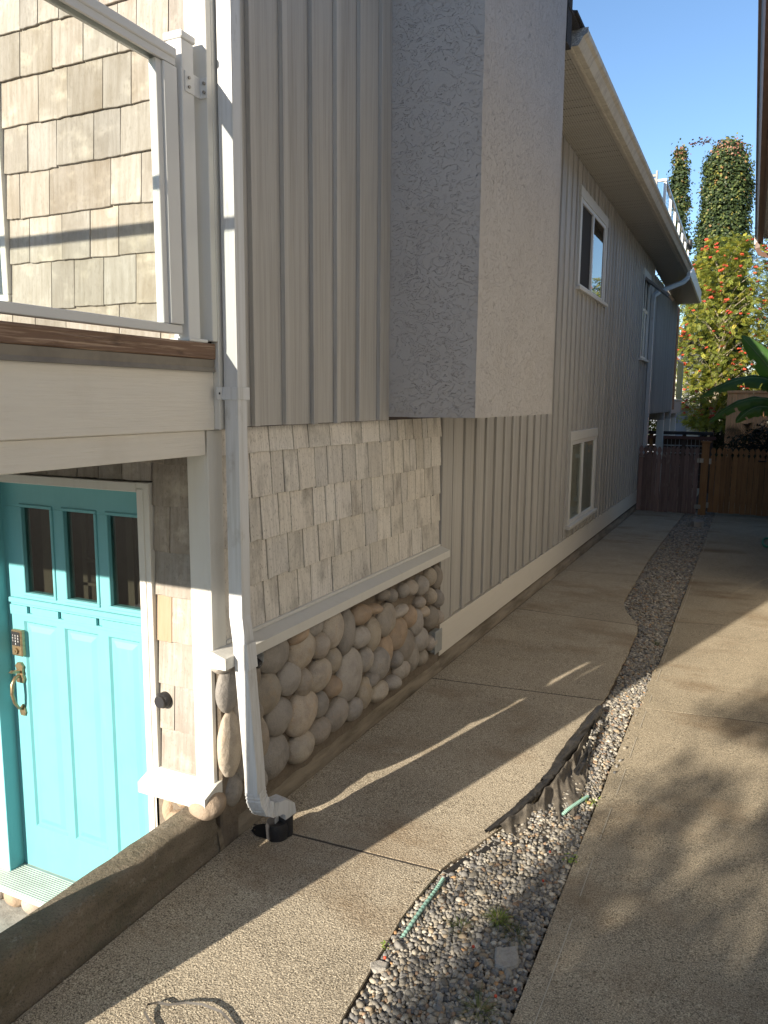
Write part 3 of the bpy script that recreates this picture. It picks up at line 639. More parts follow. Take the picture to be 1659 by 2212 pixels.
# ---- chimney
b = MB(); nz, nx = 34, 6
cv = []; ring = []
for (x0, y0, x1, y1, k) in ((-2.06, 4.352, -1.47, 4.352, 10), (-1.47, 4.352, -1.47, 6.27, 24), (-1.47, 6.27, -2.06, 6.27, 8)):
    for t in range(k): ring.append((x0 + (x1 - x0) * t / k, y0 + (y1 - y0) * t / k))
ring.append((-2.06, 6.27)); R_ = len(ring)
for j in range(nz + 1):
    z = -.105 + 3.8 * j / nz
    for (x, y) in ring:
        a_ = .004 * mn.noise((x * 4, y * 4, z * 4)); cv.append((x + a_, y - a_, z + (.004 * mn.noise((x * 9, y * 9, 1)) if j == 0 else 0)))
cf = [(j * R_ + i, j * R_ + i + 1, (j + 1) * R_ + i + 1, (j + 1) * R_ + i) for j in range(nz) for i in range(R_ - 1)]
cf.append(tuple(range(R_))[::-1]); b.add(cv, cf, False)
hp('chimney', b, STUCCO)

# ---- front (sunlit) upper wall
fw_ = hp('upper_front_wall', MB().box(-6, -2.1, 2.636, 2.644, .1, 3.0), UNDER)
FR = [(1.80, 1.607, [-3.032, -2.923, -2.799, -2.569, -2.36, -2.24]), (1.607, 1.410, [-3.048, -2.85, -2.668, -2.475, -2.374, -2.207]), (1.41, 1.210, [-2.95, -2.773, -2.568, -2.412, -2.29]),
      (1.21, 1.010, [-3.032, -2.853, -2.631, -2.481, -2.27]), (1.01, .812, [-3.10, -2.912, -2.546, -2.377]), (.812, .610, [-3.054, -2.849, -2.678, -2.513, -2.291]),
      (.61, .402, [-2.929, -2.788, -2.611, -2.426, -2.247]), (.402, .19, [-3.05, -2.852, -2.532, -2.299]), (2.0, 1.80, [-3.0, -2.84, -2.70, -2.5, -2.33]), (2.2, 2.0, [-2.95, -2.76, -2.6, -2.42, -2.25])]
for (zt, zb, js) in FR:
    lo = -3.19 if zt > .42 else -3.4
    ee = [-3.6 if zt < .42 else lo] + ([-3.42, -3.2] if zt < .42 else []) + [j for j in js if j > lo] + [-2.117]
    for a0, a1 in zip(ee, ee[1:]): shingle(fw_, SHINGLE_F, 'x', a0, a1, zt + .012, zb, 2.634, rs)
wt = hp('window', MB().box(-4.4, -3.19, 2.60, 2.635, .44, .475, .004).box(-3.226, -3.19, 2.60, 2.635, .475, 2.3, .004), WHITE, fw_)
hp('pane', MB().box(-4.4, -3.227, 2.628, 2.634, .476, 2.3), WGLASS, wt)
# ---- front lower wall with the door
lw = hp('lower_front_wall', MB().box(-2.40, -2.16, 2.636, 2.644, -1.80, -.12).box(-3.9, -2.38, 2.636, 2.644, -.372, -.12), UNDER)
for a0, a1, zt, zb, m in [(-2.378, -2.164, -.285, -.473, 0), (-2.378, -2.286, -.473, -.679, 0), (-2.286, -2.164, -.473, -.679, 0), (-2.378, -2.164, -.679, -.879, 0),
                          (-2.378, -2.292, -.879, -1.094, 1), (-2.292, -2.164, -.879, -1.094, 0), (-2.378, -2.164, -1.094, -1.30, 0), (-2.378, -2.292, -1.30, -1.511, 0), (-2.292, -2.164, -1.30, -1.511, 0), (-2.378, -2.164, -1.511, -1.712, 0),
                          (-2.44, -2.30, -.16, -.285, 0), (-2.30, -2.164, -.16, -.285, 0)]:
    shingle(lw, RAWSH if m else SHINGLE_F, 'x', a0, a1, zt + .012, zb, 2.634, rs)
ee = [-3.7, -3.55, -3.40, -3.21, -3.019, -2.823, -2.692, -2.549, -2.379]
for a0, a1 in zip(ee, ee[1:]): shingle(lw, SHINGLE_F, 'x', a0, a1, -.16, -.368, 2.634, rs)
# front ledge
b = MB(); b.prism([(2.64, -1.706), (2.60, -1.710), (2.512, -1.742), (2.512, -1.792), (2.64, -1.792)], 0, -2.425, -2.045)
hp('front_ledge', b, WHITE, lw); hp('ledge_strip', MB().box(-2.378, -2.075, 2.598, 2.63, -1.722, -1.70, .003), WHITE, lw)
MB().box(-2.40, -2.10, 2.60, 2.72, -2.66, -1.795).build('mortar_base', MORTAR, veneer); MB().box(-2.12, -2.044, 2.629, 2.76, -2.1, -1.165, .01).build('mortar_base', MORTAR, veneer)
# ---- door with frame
DX0, DX1, DZ0, DZ1 = -3.40, -2.452, -2.50, -.42
PX = [(-3.252, -3.056), (-2.963, -2.768), (-2.681, -2.487)]; PZ0, PZ1 = -.98, -.543
QX = [(-3.286, -3.056), (-3.001, -2.778), (-2.712, -2.517)]; QZ0, QZ1 = -2.258, -1.133
b = MB(); Y0, Y1 = 2.655, 2.70
xs_ = sorted([DX0, DX1] + [v for p in PX for v in p])
b.box(DX0, DX1, Y0, Y1, PZ1, DZ1, .002)
b.box(DX0, PX[0][0], Y0, Y1, PZ0, PZ1); b.box(PX[0][1], PX[1][0], Y0, Y1, PZ0, PZ1); b.box(PX[1][1], PX[2][0], Y0, Y1, PZ0, PZ1); b.box(PX[2][1], DX1, Y0, Y1, PZ0, PZ1)
b.box(DX0, DX1, Y0, Y1, QZ1, PZ0); b.box(DX0, DX1, Y0, Y1, DZ0, QZ0)
b.box(DX0, QX[0][0], Y0, Y1, QZ0, QZ1); b.box(QX[0][1], QX[1][0], Y0, Y1, QZ0, QZ1); b.box(QX[1][1], QX[2][0], Y0, Y1, QZ0, QZ1); b.box(QX[2][1], DX1, Y0, Y1, QZ0, QZ1)
door = hp('door', b, TURQ)
for (x0, x1) in QX:       # sunk moulding with a raised bevelled field
    V = []; F = []
    for (ins, y) in ((0, Y0 - .0002), (.010, Y0 + .011), (.022, Y0 + .011), (.050, Y0 + .002), (.055, Y0 + .002)):
        V += [(x0 + ins, y, QZ0 + ins), (x1 - ins, y, QZ0 + ins), (x1 - ins, y, QZ1 - ins), (x0 + ins, y, QZ1 - ins)]
    for k in range(4):
        for i in range(4): F.append((k * 4 + i, k * 4 + (i + 1) % 4, (k + 1) * 4 + (i + 1) % 4, (k + 1) * 4 + i))
    F.append((16, 17, 18, 19)); MB().add(V, F).build('door_panel', TURQ, door)
for (x0, x1) in PX:
    b = MB(); w = .016
    for (a0, a1, c0, c1) in ((x0 - w, x1 + w, PZ1, PZ1 + w), (x0 - w, x1 + w, PZ0 - w, PZ0), (x0 - w, x0, PZ0, PZ1), (x1, x1 + w, PZ0, PZ1)): b.box(a0, a1, Y0 - .008, Y0 + .004, c0, c1, .003)
    b.build('glazing_bead', TURQ, door)
    MB().box(x0, x1, Y0 + .014, Y0 + .018, PZ0, PZ1).build('pane', DGLASS, door)
MB().box(-3.362, -2.47, 2.632, Y0 - .0005, -1.036, -1.010, .003).box(-3.355, -2.478, 2.640, Y0 - .0005, -1.048, -1.0365, .002).build('dentil_shelf', TURQ, door)
b = MB(); hx_ = [-3.362, -3.240, -3.202, -3.023, -2.985, -2.770, -2.732, -2.47]
for a0, a1 in zip(hx_[::2], hx_[1::2]): b.box(a0, a1, Y0 - .016, Y0 - .0005, -1.084, -1.049)
b.box(-3.362, -2.47, Y0 - .016, Y0 - .0005, -1.100, -1.0845, .001); b.build('apron', TURQ, door)
for (x0, x1, z0, z1) in ((-3.20, -3.13, -1.0, -.5), (-2.93, -2.90, -1.0, -.5), (-2.93, -2.74, -.80, -.785), (-2.93, -2.74, -.92, -.905), (-2.64, -2.60, -1.0, -.5)):
    MB().box(x0, x1, 2.722, 2.738, z0, z1).build('inside_shelf', mat('dim_cabinet', (0.09, 0.075, 0.06), 0.7, 0) if 'dim_cabinet' not in bpy.data.materials else bpy.data.materials['dim_cabinet'], door)
# lock with keypad
lk = MB().box(-3.357, -3.280, 2.628, Y0, -1.318, -1.180, .006).build('lock', BRASS, door)
MB().box(-3.350, -3.290, 2.6255, 2.6285, -1.262, -1.188, .002).build('keypad', BLACK, lk)
MB().tube([(-3.322, 2.628, -1.288), (-3.322, 2.618, -1.288)], .017, 20).tube([(-3.322, 2.619, -1.288), (-3.322, 2.614, -1.288)], .007, 12).build('key_cylinder', BRASS, lk)
dg = MB()
SEG = {'0': 'abcdef', '1': 'bc', '2': 'abged', '3': 'abgcd', '4': 'fgbc', '5': 'afgcd', '6': 'afgedc', '7': 'abc', '8': 'abcdefg', '9': 'abfgcd'}
def digit(ch, x, z, h=.0085, w=.0048, t=.0011):
    hh = h / 2
    sg = {'a': (x, x + w, z + h - t, z + h), 'g': (x, x + w, z + hh - t / 2, z + hh + t / 2), 'd': (x, x + w, z, z + t), 'f': (x, x + t, z + hh, z + h), 'e': (x, x + t, z, z + hh), 'b': (x + w - t, x + w, z + hh, z + h), 'c': (x + w - t, x + w, z, z + hh)}
    for s_ in SEG[ch]: q_ = sg[s_]; dg.box(q_[0], q_[1], 2.6245, 2.6258, q_[2], q_[3])
for r_, row in enumerate(('123', '456', '789', ' 0 ')):
    for c_, ch in enumerate(row):
        if ch != ' ': digit(ch, -3.342 + c_ * .019, -1.212 - r_ * .0145)
dg.build('keypad_digits', DIGIT, lk)
# thumb-latch handle
hd = MB(); hx = -3.325
hd.prism([(hx - .022, -1.465), (hx - .030, -1.440), (hx - .022, -1.42), (hx - .022, -1.39), (hx - .028, -1.375), (hx - .012, -1.357), (hx + .012, -1.357), (hx + .028, -1.375), (hx + .022, -1.39), (hx + .022, -1.42), (hx + .030, -1.440), (hx + .022, -1.465)], 1, 2.640, Y0)
hd.prism([(hx - .014, -1.645), (hx - .022, -1.625), (hx - .015, -1.60), (hx, -1.583), (hx + .015, -1.60), (hx + .022, -1.625), (hx + .014, -1.645)], 1, 2.645, Y0)
hnd = hd.build('handle', BRASS, door)
MB().tube([(hx, 2.645, -1.425), (hx, 2.615, -1.43), (hx, 2.595, -1.46), (hx, 2.590, -1.51), (hx, 2.602, -1.56), (hx, 2.625, -1.597), (hx, 2.648, -1.612)], [.008, .010, .011, .0095, .0085, .007, .006], 12).build('grip', BRASS, hnd)
MB().prism([(2.645, -1.398), (2.600, -1.388), (2.585, -1.396), (2.60, -1.402), (2.645, -1.412)], 0, hx - .012, hx + .012).build('thumb_latch', BRASS, hnd)
b = MB(); b.box(-2.452, -2.382, 2.600, 2.70, -2.62, -.372, .003); b.box(-3.52, -2.4525, 2.603, 2.70, -.418, -.374, .003)
b.box(-2.446, -2.41, 2.594, 2.604, -2.62, -.40, .002)
hp('door_frame', b, WHITE, lw)
hp('door_jamb', MB().box(-3.56, -3.402, 2.565, 2.70, -2.52, -.419, .003), JAMB, lw)
hp('door_reveal', MB().box(-3.4018, -3.396, 2.566, 2.655, -2.50, -.42), TURQ, lw)
b = MB(); b.box(-3.56, -2.454, 2.45, 2.70, -2.53, -2.503, .004)
for k in range(14): b.box(-3.56, -2.456, 2.462 + k * .0132, 2.470 + k * .0132, -2.504, -2.500, .001)
hp('door_sill', b, mat('pale_aluminium_sill', (0.45, 0.52, 0.47), 0.45, 0, [('noise', (9, 9, 9), (0.33, 0.37, 0.33), 0.45, 0.7, 0.6)]), lw)
MB().box(-3.7, -2.22, 2.52, 2.70, -2.7, -2.53).build('mortar_base', MORTAR, veneer)
for i in range(6): stone(-3.45 + i * .135, 2.52, -2.59, .072, .045, .055, STONE2 if i % 2 else STONE, 1200 + i, veneer)
# ---- windows on the side wall
def window(key, parts, name='window'):
    y0, y1, z0, z1 = WIN[key]; b = MB(); tw = .10
    b.box(-2.083, -2.040, y0 + .0, y1 + .0, z1 - .125, z1, .004)                       # head
    b.box(-2.083, -2.042, y0 + .02, y0 + .02 + tw, z0 + .04, z1 - .1255, .003); b.box(-2.083, -2.042, y1 - .03 - tw, y1 - .03, z0 + .04, z1 - .1255, .003)
    w = hp(name, b, WHITE, side)
    MB().box(-2.083, -2.000, y0 - .03, y1 + .04, z0, z0 + .045, .004).build('sill', WHITE, w)
    a, c = y0 + .12, y1 - .13; lo, hi = z0 + .045, z1 - .125
    f = MB(); t = .05
    f.box(-2.078, -2.052, a, c, hi - t, hi, .003); f.box(-2.078, -2.052, a, c, lo, lo + t, .003); f.box(-2.078, -2.052, a, a + t, lo + t, hi - t, .003); f.box(-2.078, -2.052, c - t, c, lo + t, hi - t, .003)
    mid = a + (c - a) * .46; f.box(-2.076, -2.048, mid - .03, mid + .03, lo + t, hi - t, .003)
    f.build('frame', WHITE2, w)
    return w, (a + t, mid - .03, mid + .03, c - t, lo + t, hi - t)
w, (a, m0, m1, c, lo, hi) = window('a', 0)
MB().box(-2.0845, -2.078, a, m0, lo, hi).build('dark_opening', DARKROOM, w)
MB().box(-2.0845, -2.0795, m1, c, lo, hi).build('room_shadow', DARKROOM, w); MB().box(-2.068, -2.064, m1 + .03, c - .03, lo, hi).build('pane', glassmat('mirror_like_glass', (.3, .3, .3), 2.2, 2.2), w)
w, (a, m0, m1, c, lo, hi) = window('b', 0)
MB().box(-2.0835, -2.079, a, c, lo, hi).build('blind', CURTAIN, w); MB().box(-2.070, -2.066, a, m0, lo, hi).build('pane', WGLASS, w); MB().box(-2.068, -2.064, m1, c, lo, hi).build('pane', WGLASS, w)
w, (a, m0, m1, c, lo, hi) = window('c', 0)
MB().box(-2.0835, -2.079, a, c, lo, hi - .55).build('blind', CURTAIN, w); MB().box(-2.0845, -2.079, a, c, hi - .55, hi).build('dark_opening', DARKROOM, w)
MB().box(-2.07, -2.066, a, c, lo, hi - .6).build('pane', WGLASS, w); MB().box(-2.078, -2.05, a, c, hi - .62, hi - .56, .003).build('transom', WHITE2, w)
R_aw = Matrix.Rotation(rad(-52), 3, 'Y')
b = MB()
def aw(u0, u1, y0, y1, t0, t1, bb=b):     # u: distance from hinge along the sash
    V = []
    ax = Vector((math.sin(rad(52)), 0, -math.cos(rad(52)))); nr = Vector((math.cos(rad(52)), 0, math.sin(rad(52))))
    o = Vector((-2.05, 0, 2.36))
    for u in (u0, u1):
        for y in (y0, y1):
            for t in (t0, t1): p = o + ax * u + nr * t; V.append((p.x, y, p.z))
    bb.add(V, [(0, 1, 3, 2), (4, 6, 7, 5), (0, 4, 5, 1), (2, 3, 7, 6), (0, 2, 6, 4), (1, 5, 7, 3)])
aw(0, .58, 16.05, 16.11, 0, .04); aw(0, .58, 16.84, 16.90, 0, .04); aw(0, .06, 16.11, 16.84, 0, .04); aw(.52, .58, 16.11, 16.84, 0, .04); aw(.27, .31, 16.11, 16.84, .005, .035)
sash = b.build('open_sash', mat('dark_grey_sash', (0.16, 0.155, 0.15), 0.5, 0), w)
b = MB(); aw(.06, .52, 16.11, 16.84, .015, .02, b); b.build('pane', WGLASS, w)
# ---- eave, soffit, gutter
sf = hp('soffit', MB().box(-2.9, -1.548, 6.26, 17.42, 2.885, 2.90), SOFFIT)
SOFP = mat('perforated_soffit', (0.40, 0.375, 0.32), 0.6, 0.02)
def perf(m):
    nt = m.node_tree; N = nt.nodes; L = nt.links; b_ = [n for n in N if n.type == 'BSDF_PRINCIPLED'][0]
    tc = N.new('ShaderNodeTexCoord'); vm = N.new('ShaderNodeVectorMath'); vm.operation = 'MULTIPLY'; vm.inputs[1].default_value = (40, 55, 0); L.new(tc.outputs['Object'], vm.inputs[0])
    fr = N.new('ShaderNodeVectorMath'); fr.operation = 'FRACTION'; L.new(vm.outputs[0], fr.inputs[0])
    sub = N.new('ShaderNodeVectorMath'); sub.operation = 'SUBTRACT'; sub.inputs[1].default_value = (.5, .5, 0); L.new(fr.outputs[0], sub.inputs[0])
    sc = N.new('ShaderNodeVectorMath'); sc.operation = 'MULTIPLY'; sc.inputs[1].default_value = (1, 2.2, 0); L.new(sub.outputs[0], sc.inputs[0])
    ln = N.new('ShaderNodeVectorMath'); ln.operation = 'LENGTH'; L.new(sc.outputs[0], ln.inputs[0])
    lt = N.new('ShaderNodeMath'); lt.operation = 'LESS_THAN'; lt.inputs[1].default_value = .33; L.new(ln.outputs['Value'], lt.inputs[0])
    mx = N.new('ShaderNodeMix'); mx.data_type = 'RGBA'; L.new(lt.outputs[0], mx.inputs[0]); mx.inputs[7].default_value = (.05, .045, .04, 1)
    src = b_.inputs['Base Color'].links[0].from_socket; L.new(src, mx.inputs[6]); L.new(mx.outputs[2], b_.inputs['Base Color'])
perf(SOFP)
y = 6.28; k = 0
while y < 17.35:
    y1 = min(y + .30, 17.42); b = MB()
    for q_ in range(3):
        a0 = y + q_ * .10; a1 = min(a0 + .10, y1)
        if a1 - a0 < .03: break
        b.box(-2.062, -1.552, a0 + .006, a1, 2.860, 2.884, .003); b.box(-2.062, -1.552, a0, a0 + .0055, 2.866, 2.884)
    hp('soffit_panel', b, SOFP, sf); y += .302; k += 1
hp('fascia', MB().box(-1.548, -1.522, 6.70, 18.92, 2.835, 2.985, .003), GUTTER, sf)
hp('trim_channel', MB().box(-1.580, -1.5485, 6.60, 17.42, 2.850, 2.8595, .001), SOFFIT, sf)
gut = hp('gutter', MB().prism([(-1.5215, 2.842), (-1.470, 2.842), (-1.462, 2.852), (-1.430, 2.905), (-1.402, 2.925), (-1.395, 2.955), (-1.400, 2.962), (-1.412, 2.958), (-1.418, 2.945), (-1.5215, 2.945)], 1, 6.70, 18.88), GUTTER)
MB().prism([(-1.5215, 2.838), (-1.468, 2.838), (-1.428, 2.903), (-1.392, 2.925), (-1.390, 2.962), (-1.5215, 2.965)], 1, 6.694, 6.7).build('end_cap', GCAP, gut)
b = MB(); b.add([(-1.43, 6.45, 2.967), (-1.43, 18.9, 2.967), (-4.4, 18.9, 3.55), (-4.4, 6.45, 3.55), (-1.43, 6.45, 2.99), (-1.43, 18.9, 2.99), (-4.4, 18.9, 3.60), (-4.4, 6.45, 3.60)],
            [(0, 1, 2, 3), (7, 6, 5, 4), (0, 4, 5, 1), (0, 3, 7, 4), (1, 5, 6, 2)]); hp('roof', b, ROOFM)
hp('roof_flashing', MB().box(-1.52, -1.455, 6.28, 6.68, 2.95, 2.975).box(-1.50, -1.462, 6.275, 6.42, 2.70, 3.12), ROOFM)
hp('roof', MB().box(-9, -1.9, 2.4, 6.6, 3.6, 3.7), ROOFM)
# ---- rear extension (cantilevered) with its own eave
ext = hp('rear_wing_wall', MB().box(-5, -2.084, 17.9, 23.2, -.27, 2.70), UNDER)
for k in range(20):
    y0 = 17.92 + k * .264
    hp('siding_board', MB().box(-2.082, XW, y0 + .002, y0 + .262, -.255, 2.69), SIDING, ext)
    hp('batten', MB().box(XW + .0005, XW + .021, y0 - .02, y0 + .02, -.27, 2.69, .0015), SIDING, ext)
hp('corner_board', MB().box(-2.09, -2.043, 23.10, 23.20, -.28, 2.66), SIDING, ext)
hp('siding_board', MB().box(-2.9, -2.07, 17.44, 17.90, -.25, 2.86), SIDING, ext)
hp('rear_eave', MB().add([(-1.5, 19.05, 2.83), (-1.5, 23.15, 2.66), (-1.5, 23.25, 2.96), (-1.5, 20.0, 3.12), (-1.46, 19.05, 2.83), (-1.46, 23.15, 2.66), (-1.46, 23.25, 2.96), (-1.46, 20.0, 3.12)],
   [(0, 1, 2, 3), (4, 5, 6, 7), (0, 4, 5, 1), (3, 2, 6, 7), (0, 3, 7, 4), (1, 5, 6, 2)]), WHITE2, ext)
b = MB(); b.add([(-2.1, 17.42, 2.862), (-2.1, 23.15, 2.66), (-1.50, 23.15, 2.66), (-1.50, 18.95, 2.84), (-1.56, 17.42, 2.862), (-2.1, 17.42, 2.90), (-2.1, 23.15, 2.70), (-1.50, 23.15, 2.70), (-1.5, 18.95, 2.88), (-1.56, 17.42, 2.90)],
    [(0, 1, 2, 3, 4), (5, 6, 7, 8, 9), (3, 4, 9, 8), (1, 2, 7, 6)]); hp('rear_soffit', b, SOFP, ext)
for k in range(3): hp('beam', MB().box(-3.4, -2.05, 21.3 + k * 1.75, 21.44 + k * 1.75, -.47, -.28, .004), SIDING, ext)
for k in range(3): hp('post', MB().box(-2.215, -2.052, 21.28 + k * 1.75, 21.46 + k * 1.75, -2.5, -.47, .004), WHITE, ext)
hp('balcony_floor', MB().box(-4, -2.05, 23.21, 26.4, -.33, .04, .004), SIDING, ext)
hp('balcony_cap', MB().box(-4, -2.01, 24.4, 26.45, .041, .075, .004), WHITE2, ext)
hp('balcony_rail', MB().box(-2.08, -2.04, 24.5, 26.4, 1.17, 1.22, .004).box(-2.08, -2.04, 26.34, 26.4, .075, 1.17), WHITE2, ext)
hp('frosted_pane', MB().box(-2.065, -2.06, 24.5, 26.34, .09, 1.17), mat('frosted_green_glass', (0.33, 0.36, 0.16), 0.5, 0), ext)
hp('brown_post', MB().box(-2.10, -2.042, 23.35, 23.95, -.22, 2.64, .004), mat('red_brown_paint', (0.20, 0.085, 0.04), 0.7, 0), ext)
# ---- downspouts
ds = hp('downspout', MB().tube([(-1.961, 2.683, 3.6), (-1.962, 2.683, -.94), (-1.948, 2.683, -1.047), (-1.901, 2.683, -1.64), (-1.898, 2.684, -1.755)], 0, 4, True, (.0335, .0315)), SPOUT)
MB().tube([(-1.942, 2.683, -1.06), (-1.931, 2.683, -1.175)], 0, 4, False, (.0355, .0335)).build('sleeve', SPOUT, ds)
MB().box(-2.008, -2.004, 2.612, 2.649, -.006, .046, .001).box(-2.004, -1.928, 2.6465, 2.6505, -.006, .046, .001).box(-1.9275, -1.9235, 2.647, 2.73, -.006, .046, .001).build('strap', SPOUT, ds)
MB().tube([(-2.0035, 2.628, .020), (-2.002, 2.628, .020)], .005, 10).build('screw_hole', BLACK, ds)
b = MB(); rr = random.Random(2)
for k in range(46):
    yy = 2.682 + rr.gauss(0, .0045); zz = 1.355 + rr.gauss(0, .030) - (abs(rr.gauss(0, .05)) if k % 5 == 0 else 0); w_ = rr.uniform(.0012, .0035); h_ = rr.uniform(.002, .010)
    b.add([(-1.9286, yy - w_, zz), (-1.9286, yy, zz - h_), (-1.9286, yy + w_, zz), (-1.9286, yy, zz + h_)], [(0, 1, 2, 3)])
o = b.build('rust_spot', mat('dark_rust', (.10, .04, .02), .9, 0), ds); o['kind'] = 'stuff'
# crimped elbow turning along the wall, then the outlet
b = MB(); path_ = [(-1.898, 2.684, -1.74), (-1.894, 2.690, -1.79), (-1.884, 2.712, -1.835), (-1.874, 2.745, -1.856), (-1.866, 2.78, -1.862)]
fine = []
for i in range(len(path_) - 1):
    for t in range(6): fine.append(tuple(Vector(path_[i]).lerp(Vector(path_[i + 1]), t / 6)))
fine.append(path_[-1]); V = []; F = []
for i, p in enumerate(fine):
    t_ = (Vector(fine[min(i + 1, len(fine) - 1)]) - Vector(fine[max(i - 1, 0)])).normalized()
    a_ = Vector((1, .15, 0)).normalized(); a_ = (a_ - t_ * a_.dot(t_)).normalized(); c_ = t_.cross(a_); g_ = 1 + (.07 if (i % 2) else 0)
    for (u, v_) in ((-1, -1), (0, -1.02), (1, -1), (1.02, 0), (1, 1), (0, 1.02), (-1, 1), (-1.02, 0)):
        V.append(Vector(p) + a_ * u * .034 * g_ + c_ * v_ * .032 * g_)
for i in range(len(fine) - 1):
    for k in range(8): F.append((i * 8 + k, i * 8 + (k + 1) % 8, (i + 1) * 8 + (k + 1) % 8, (i + 1) * 8 + k))
b.add(V, F); b.build('crimped_elbow', SPOUT, ds)
MB().tube([(-1.866, 2.78, -1.862), (-1.856, 2.812, -1.862), (-1.846, 2.845, -1.885), (-1.846, 2.852, -1.925)], 0, 4, False, (.036, .034)).build('outlet', SPOUT, ds)
MB().tube([(-1.875, 2.82, -1.955), (-1.875, 2.82, -1.975), (-1.875, 2.82, -2.04)], [.048, .054, .050], 24).tube([(-1.85, 2.855, -1.915), (-1.85, 2.855, -2.03)], .036, 16).build('drain_boot', BLACK, ds)
MB().box(-1.872, -1.868, 2.795, 2.825, -1.985, -1.93, .001).build('pipe_clip', SPOUT, ds)
b = MB(); ny = 24
V = [(-1.935, 2.835, gz(2.8) + .003)] + [(-1.935 + (.085 + .012 * mn.noise((k * .9, 1, 1))) * math.cos(k * 2 * math.pi / ny), 2.835 + (.06 + .01 * mn.noise((k * .9, 4, 1))) * math.sin(k * 2 * math.pi / ny), gz(2.8) + .003) for k in range(ny)]
b.add(V, [(0, 1 + k, 1 + (k + 1) % ny) for k in range(ny)]); b.build('drain_hole', mat('black_hole', (.012, .011, .01), .95, 0), ds)
# old broken outlet behind the downspout
MB().tube([(-2.045, 2.86, -1.20), (-1.99, 2.86, -1.19)], .042, 8, False).build('broken_outlet', SPOUT, ds)
MB().tube([(-2.03, 2.86, -1.20), (-2.028, 2.86, -1.20)], .040, 12).tube([(-2.02, 2.86, -1.215), (-1.985, 2.862, -1.225)], [.028, .02], 7).build('outlet_dark', BLACK, ds)
d2_ = hp('downspout', MB().tube([(-1.47, 18.8, 2.84), (-1.47, 18.76, 2.72), (-1.55, 18.55, 2.60), (-1.93, 17.5, 2.28), (-2.005, 17.28, 2.18), (-2.005, 17.26, 2.0), (-2.005, 17.26, -.95)], 0, 4, True, (.036, .036)), SPOUT)
MB().box(-2.06, -1.955, 17.20, 17.32, -2.2, -.96, .004).build('ground_sleeve', SPOUT, d2_)

# ================================================================== DECK OVER THE DOOR
deck = thing('porch_deck', (-2.1, 1.6, -2.64), 'cream fascia of the small deck over the turquoise door with a brown timber edge', 'deck')
MB().box(-6.5, -2.02, .93, 2.632, .158, .222, .004).build('edge_board', RAWWOOD, deck)
b = MB(); b.prism([(-2.04, .158), (-2.024, .156), (-2.026, .125), (-2.018, .108), (-2.04, .108)], 1, .94, 2.625); b.build('drip_flashing', FLASH, deck)
MB().box(-2.07, -2.036, .95, 2.634, -.132, .110, .003).build('rim_beam', CREAM, deck)
MB().box(-2.16, -2.046, .97, 2.582, -.236, -.1325, .003).build('lower_beam', CREAM, deck)
MB().box(-6.5, -2.071, .95, 2.595, -.13, .108).build('deck_core', UNDER, deck)
MB().box(-6.5, -2.161, .97, 1.11, -.236, -.1325, .003).build('lower_beam', CREAM, deck)
MB().box(-6.5, -2.071, .932, .9495, -.132, .110, .003).build('rim_beam', CREAM, deck)
MB().box(-2.315, -2.00, .97, 1.27, -2.64, 3.5, .004).build('column', WHITE, deck)
MB().box(-6.5, -6.2, .97, 1.27, -2.64, 3.5, .004).build('column', WHITE, deck)
# ---- glass railing
rail = thing('deck_railing', (-2.08, 1.6, .22), 'white glass railing of the deck over the door', 'railing')
b = MB(); b.box(-2.115, -2.040, 2.49, 2.562, .222, 1.345, .003); post = b.build('post', WHITE2, rail)
MB().box(-2.122, -2.033, 2.483, 2.569, 1.345, 1.372, .004).build('cap', WHITE2, post)
MB().box(-2.125, -2.02, 2.47, 2.585, .2225, .236, .003).build('foot_plate', WHITE2, post)
b = MB(); b.box(-2.113, -2.042, .97, 2.468, 1.262, 1.297, .004); b.box(-2.105, -2.092, .97, 2.466, 1.236, 1.262, .001); b.box(-2.062, -2.049, .97, 2.466, 1.236, 1.262, .001)
b.build('top_rail', WHITE2, rail)
b = MB(); b.box(-2.098, -2.058, .99, 2.476, .25, .285, .003); b.build('bottom_rail', WHITE2, rail)
b = MB(); b.box(-2.105, -2.05, 2.40, 2.476, .286, 1.235, .003); b.box(-2.095, -2.06, 2.37, 2.40, .286, 1.235, .002); b.build('glazing_stile', WHITE2, rail)
MB().box(-2.080, -2.074, 1.01, 2.37, .286, 1.255).build('glass_panel', GLASS, rail)
b = MB(); b.box(-2.0398, -2.036, 2.505, 2.562, 1.16, 1.235, .001); b.box(-2.0398, -2.005, 2.594, 2.5985, 1.16, 1.235, .001); b.box(-2.0398, -2.036, 2.562, 2.594, 1.16, 1.235)
br = b.build('bracket', WHITE2, rail)
b = MB()
for z in (1.18, 1.213): b.tube([(-2.036, 2.525, z), (-2.030, 2.525, z)], .006, 8); b.tube([(-2.016, 2.594, z), (-2.016, 2.586, z)], .006, 8)
b.build('bolt', STEEL, br)
MB().box(-6.4, -2.12, 1.01, 1.07, 1.262, 1.297, .004).build('top_rail', WHITE2, rail); MB().box(-6.4, -2.12, 1.02, 1.06, .25, .285, .003).build('bottom_rail', WHITE2, rail)
for x in (-3.95, -5.1): MB().box(x, x + .06, 1.01, 1.07, .222, 1.262, .003).build('post', WHITE2, rail)
MB().box(-6.4, -2.40, 1.037, 1.043, .286, 1.26).build('glass_panel', GLASS, rail)
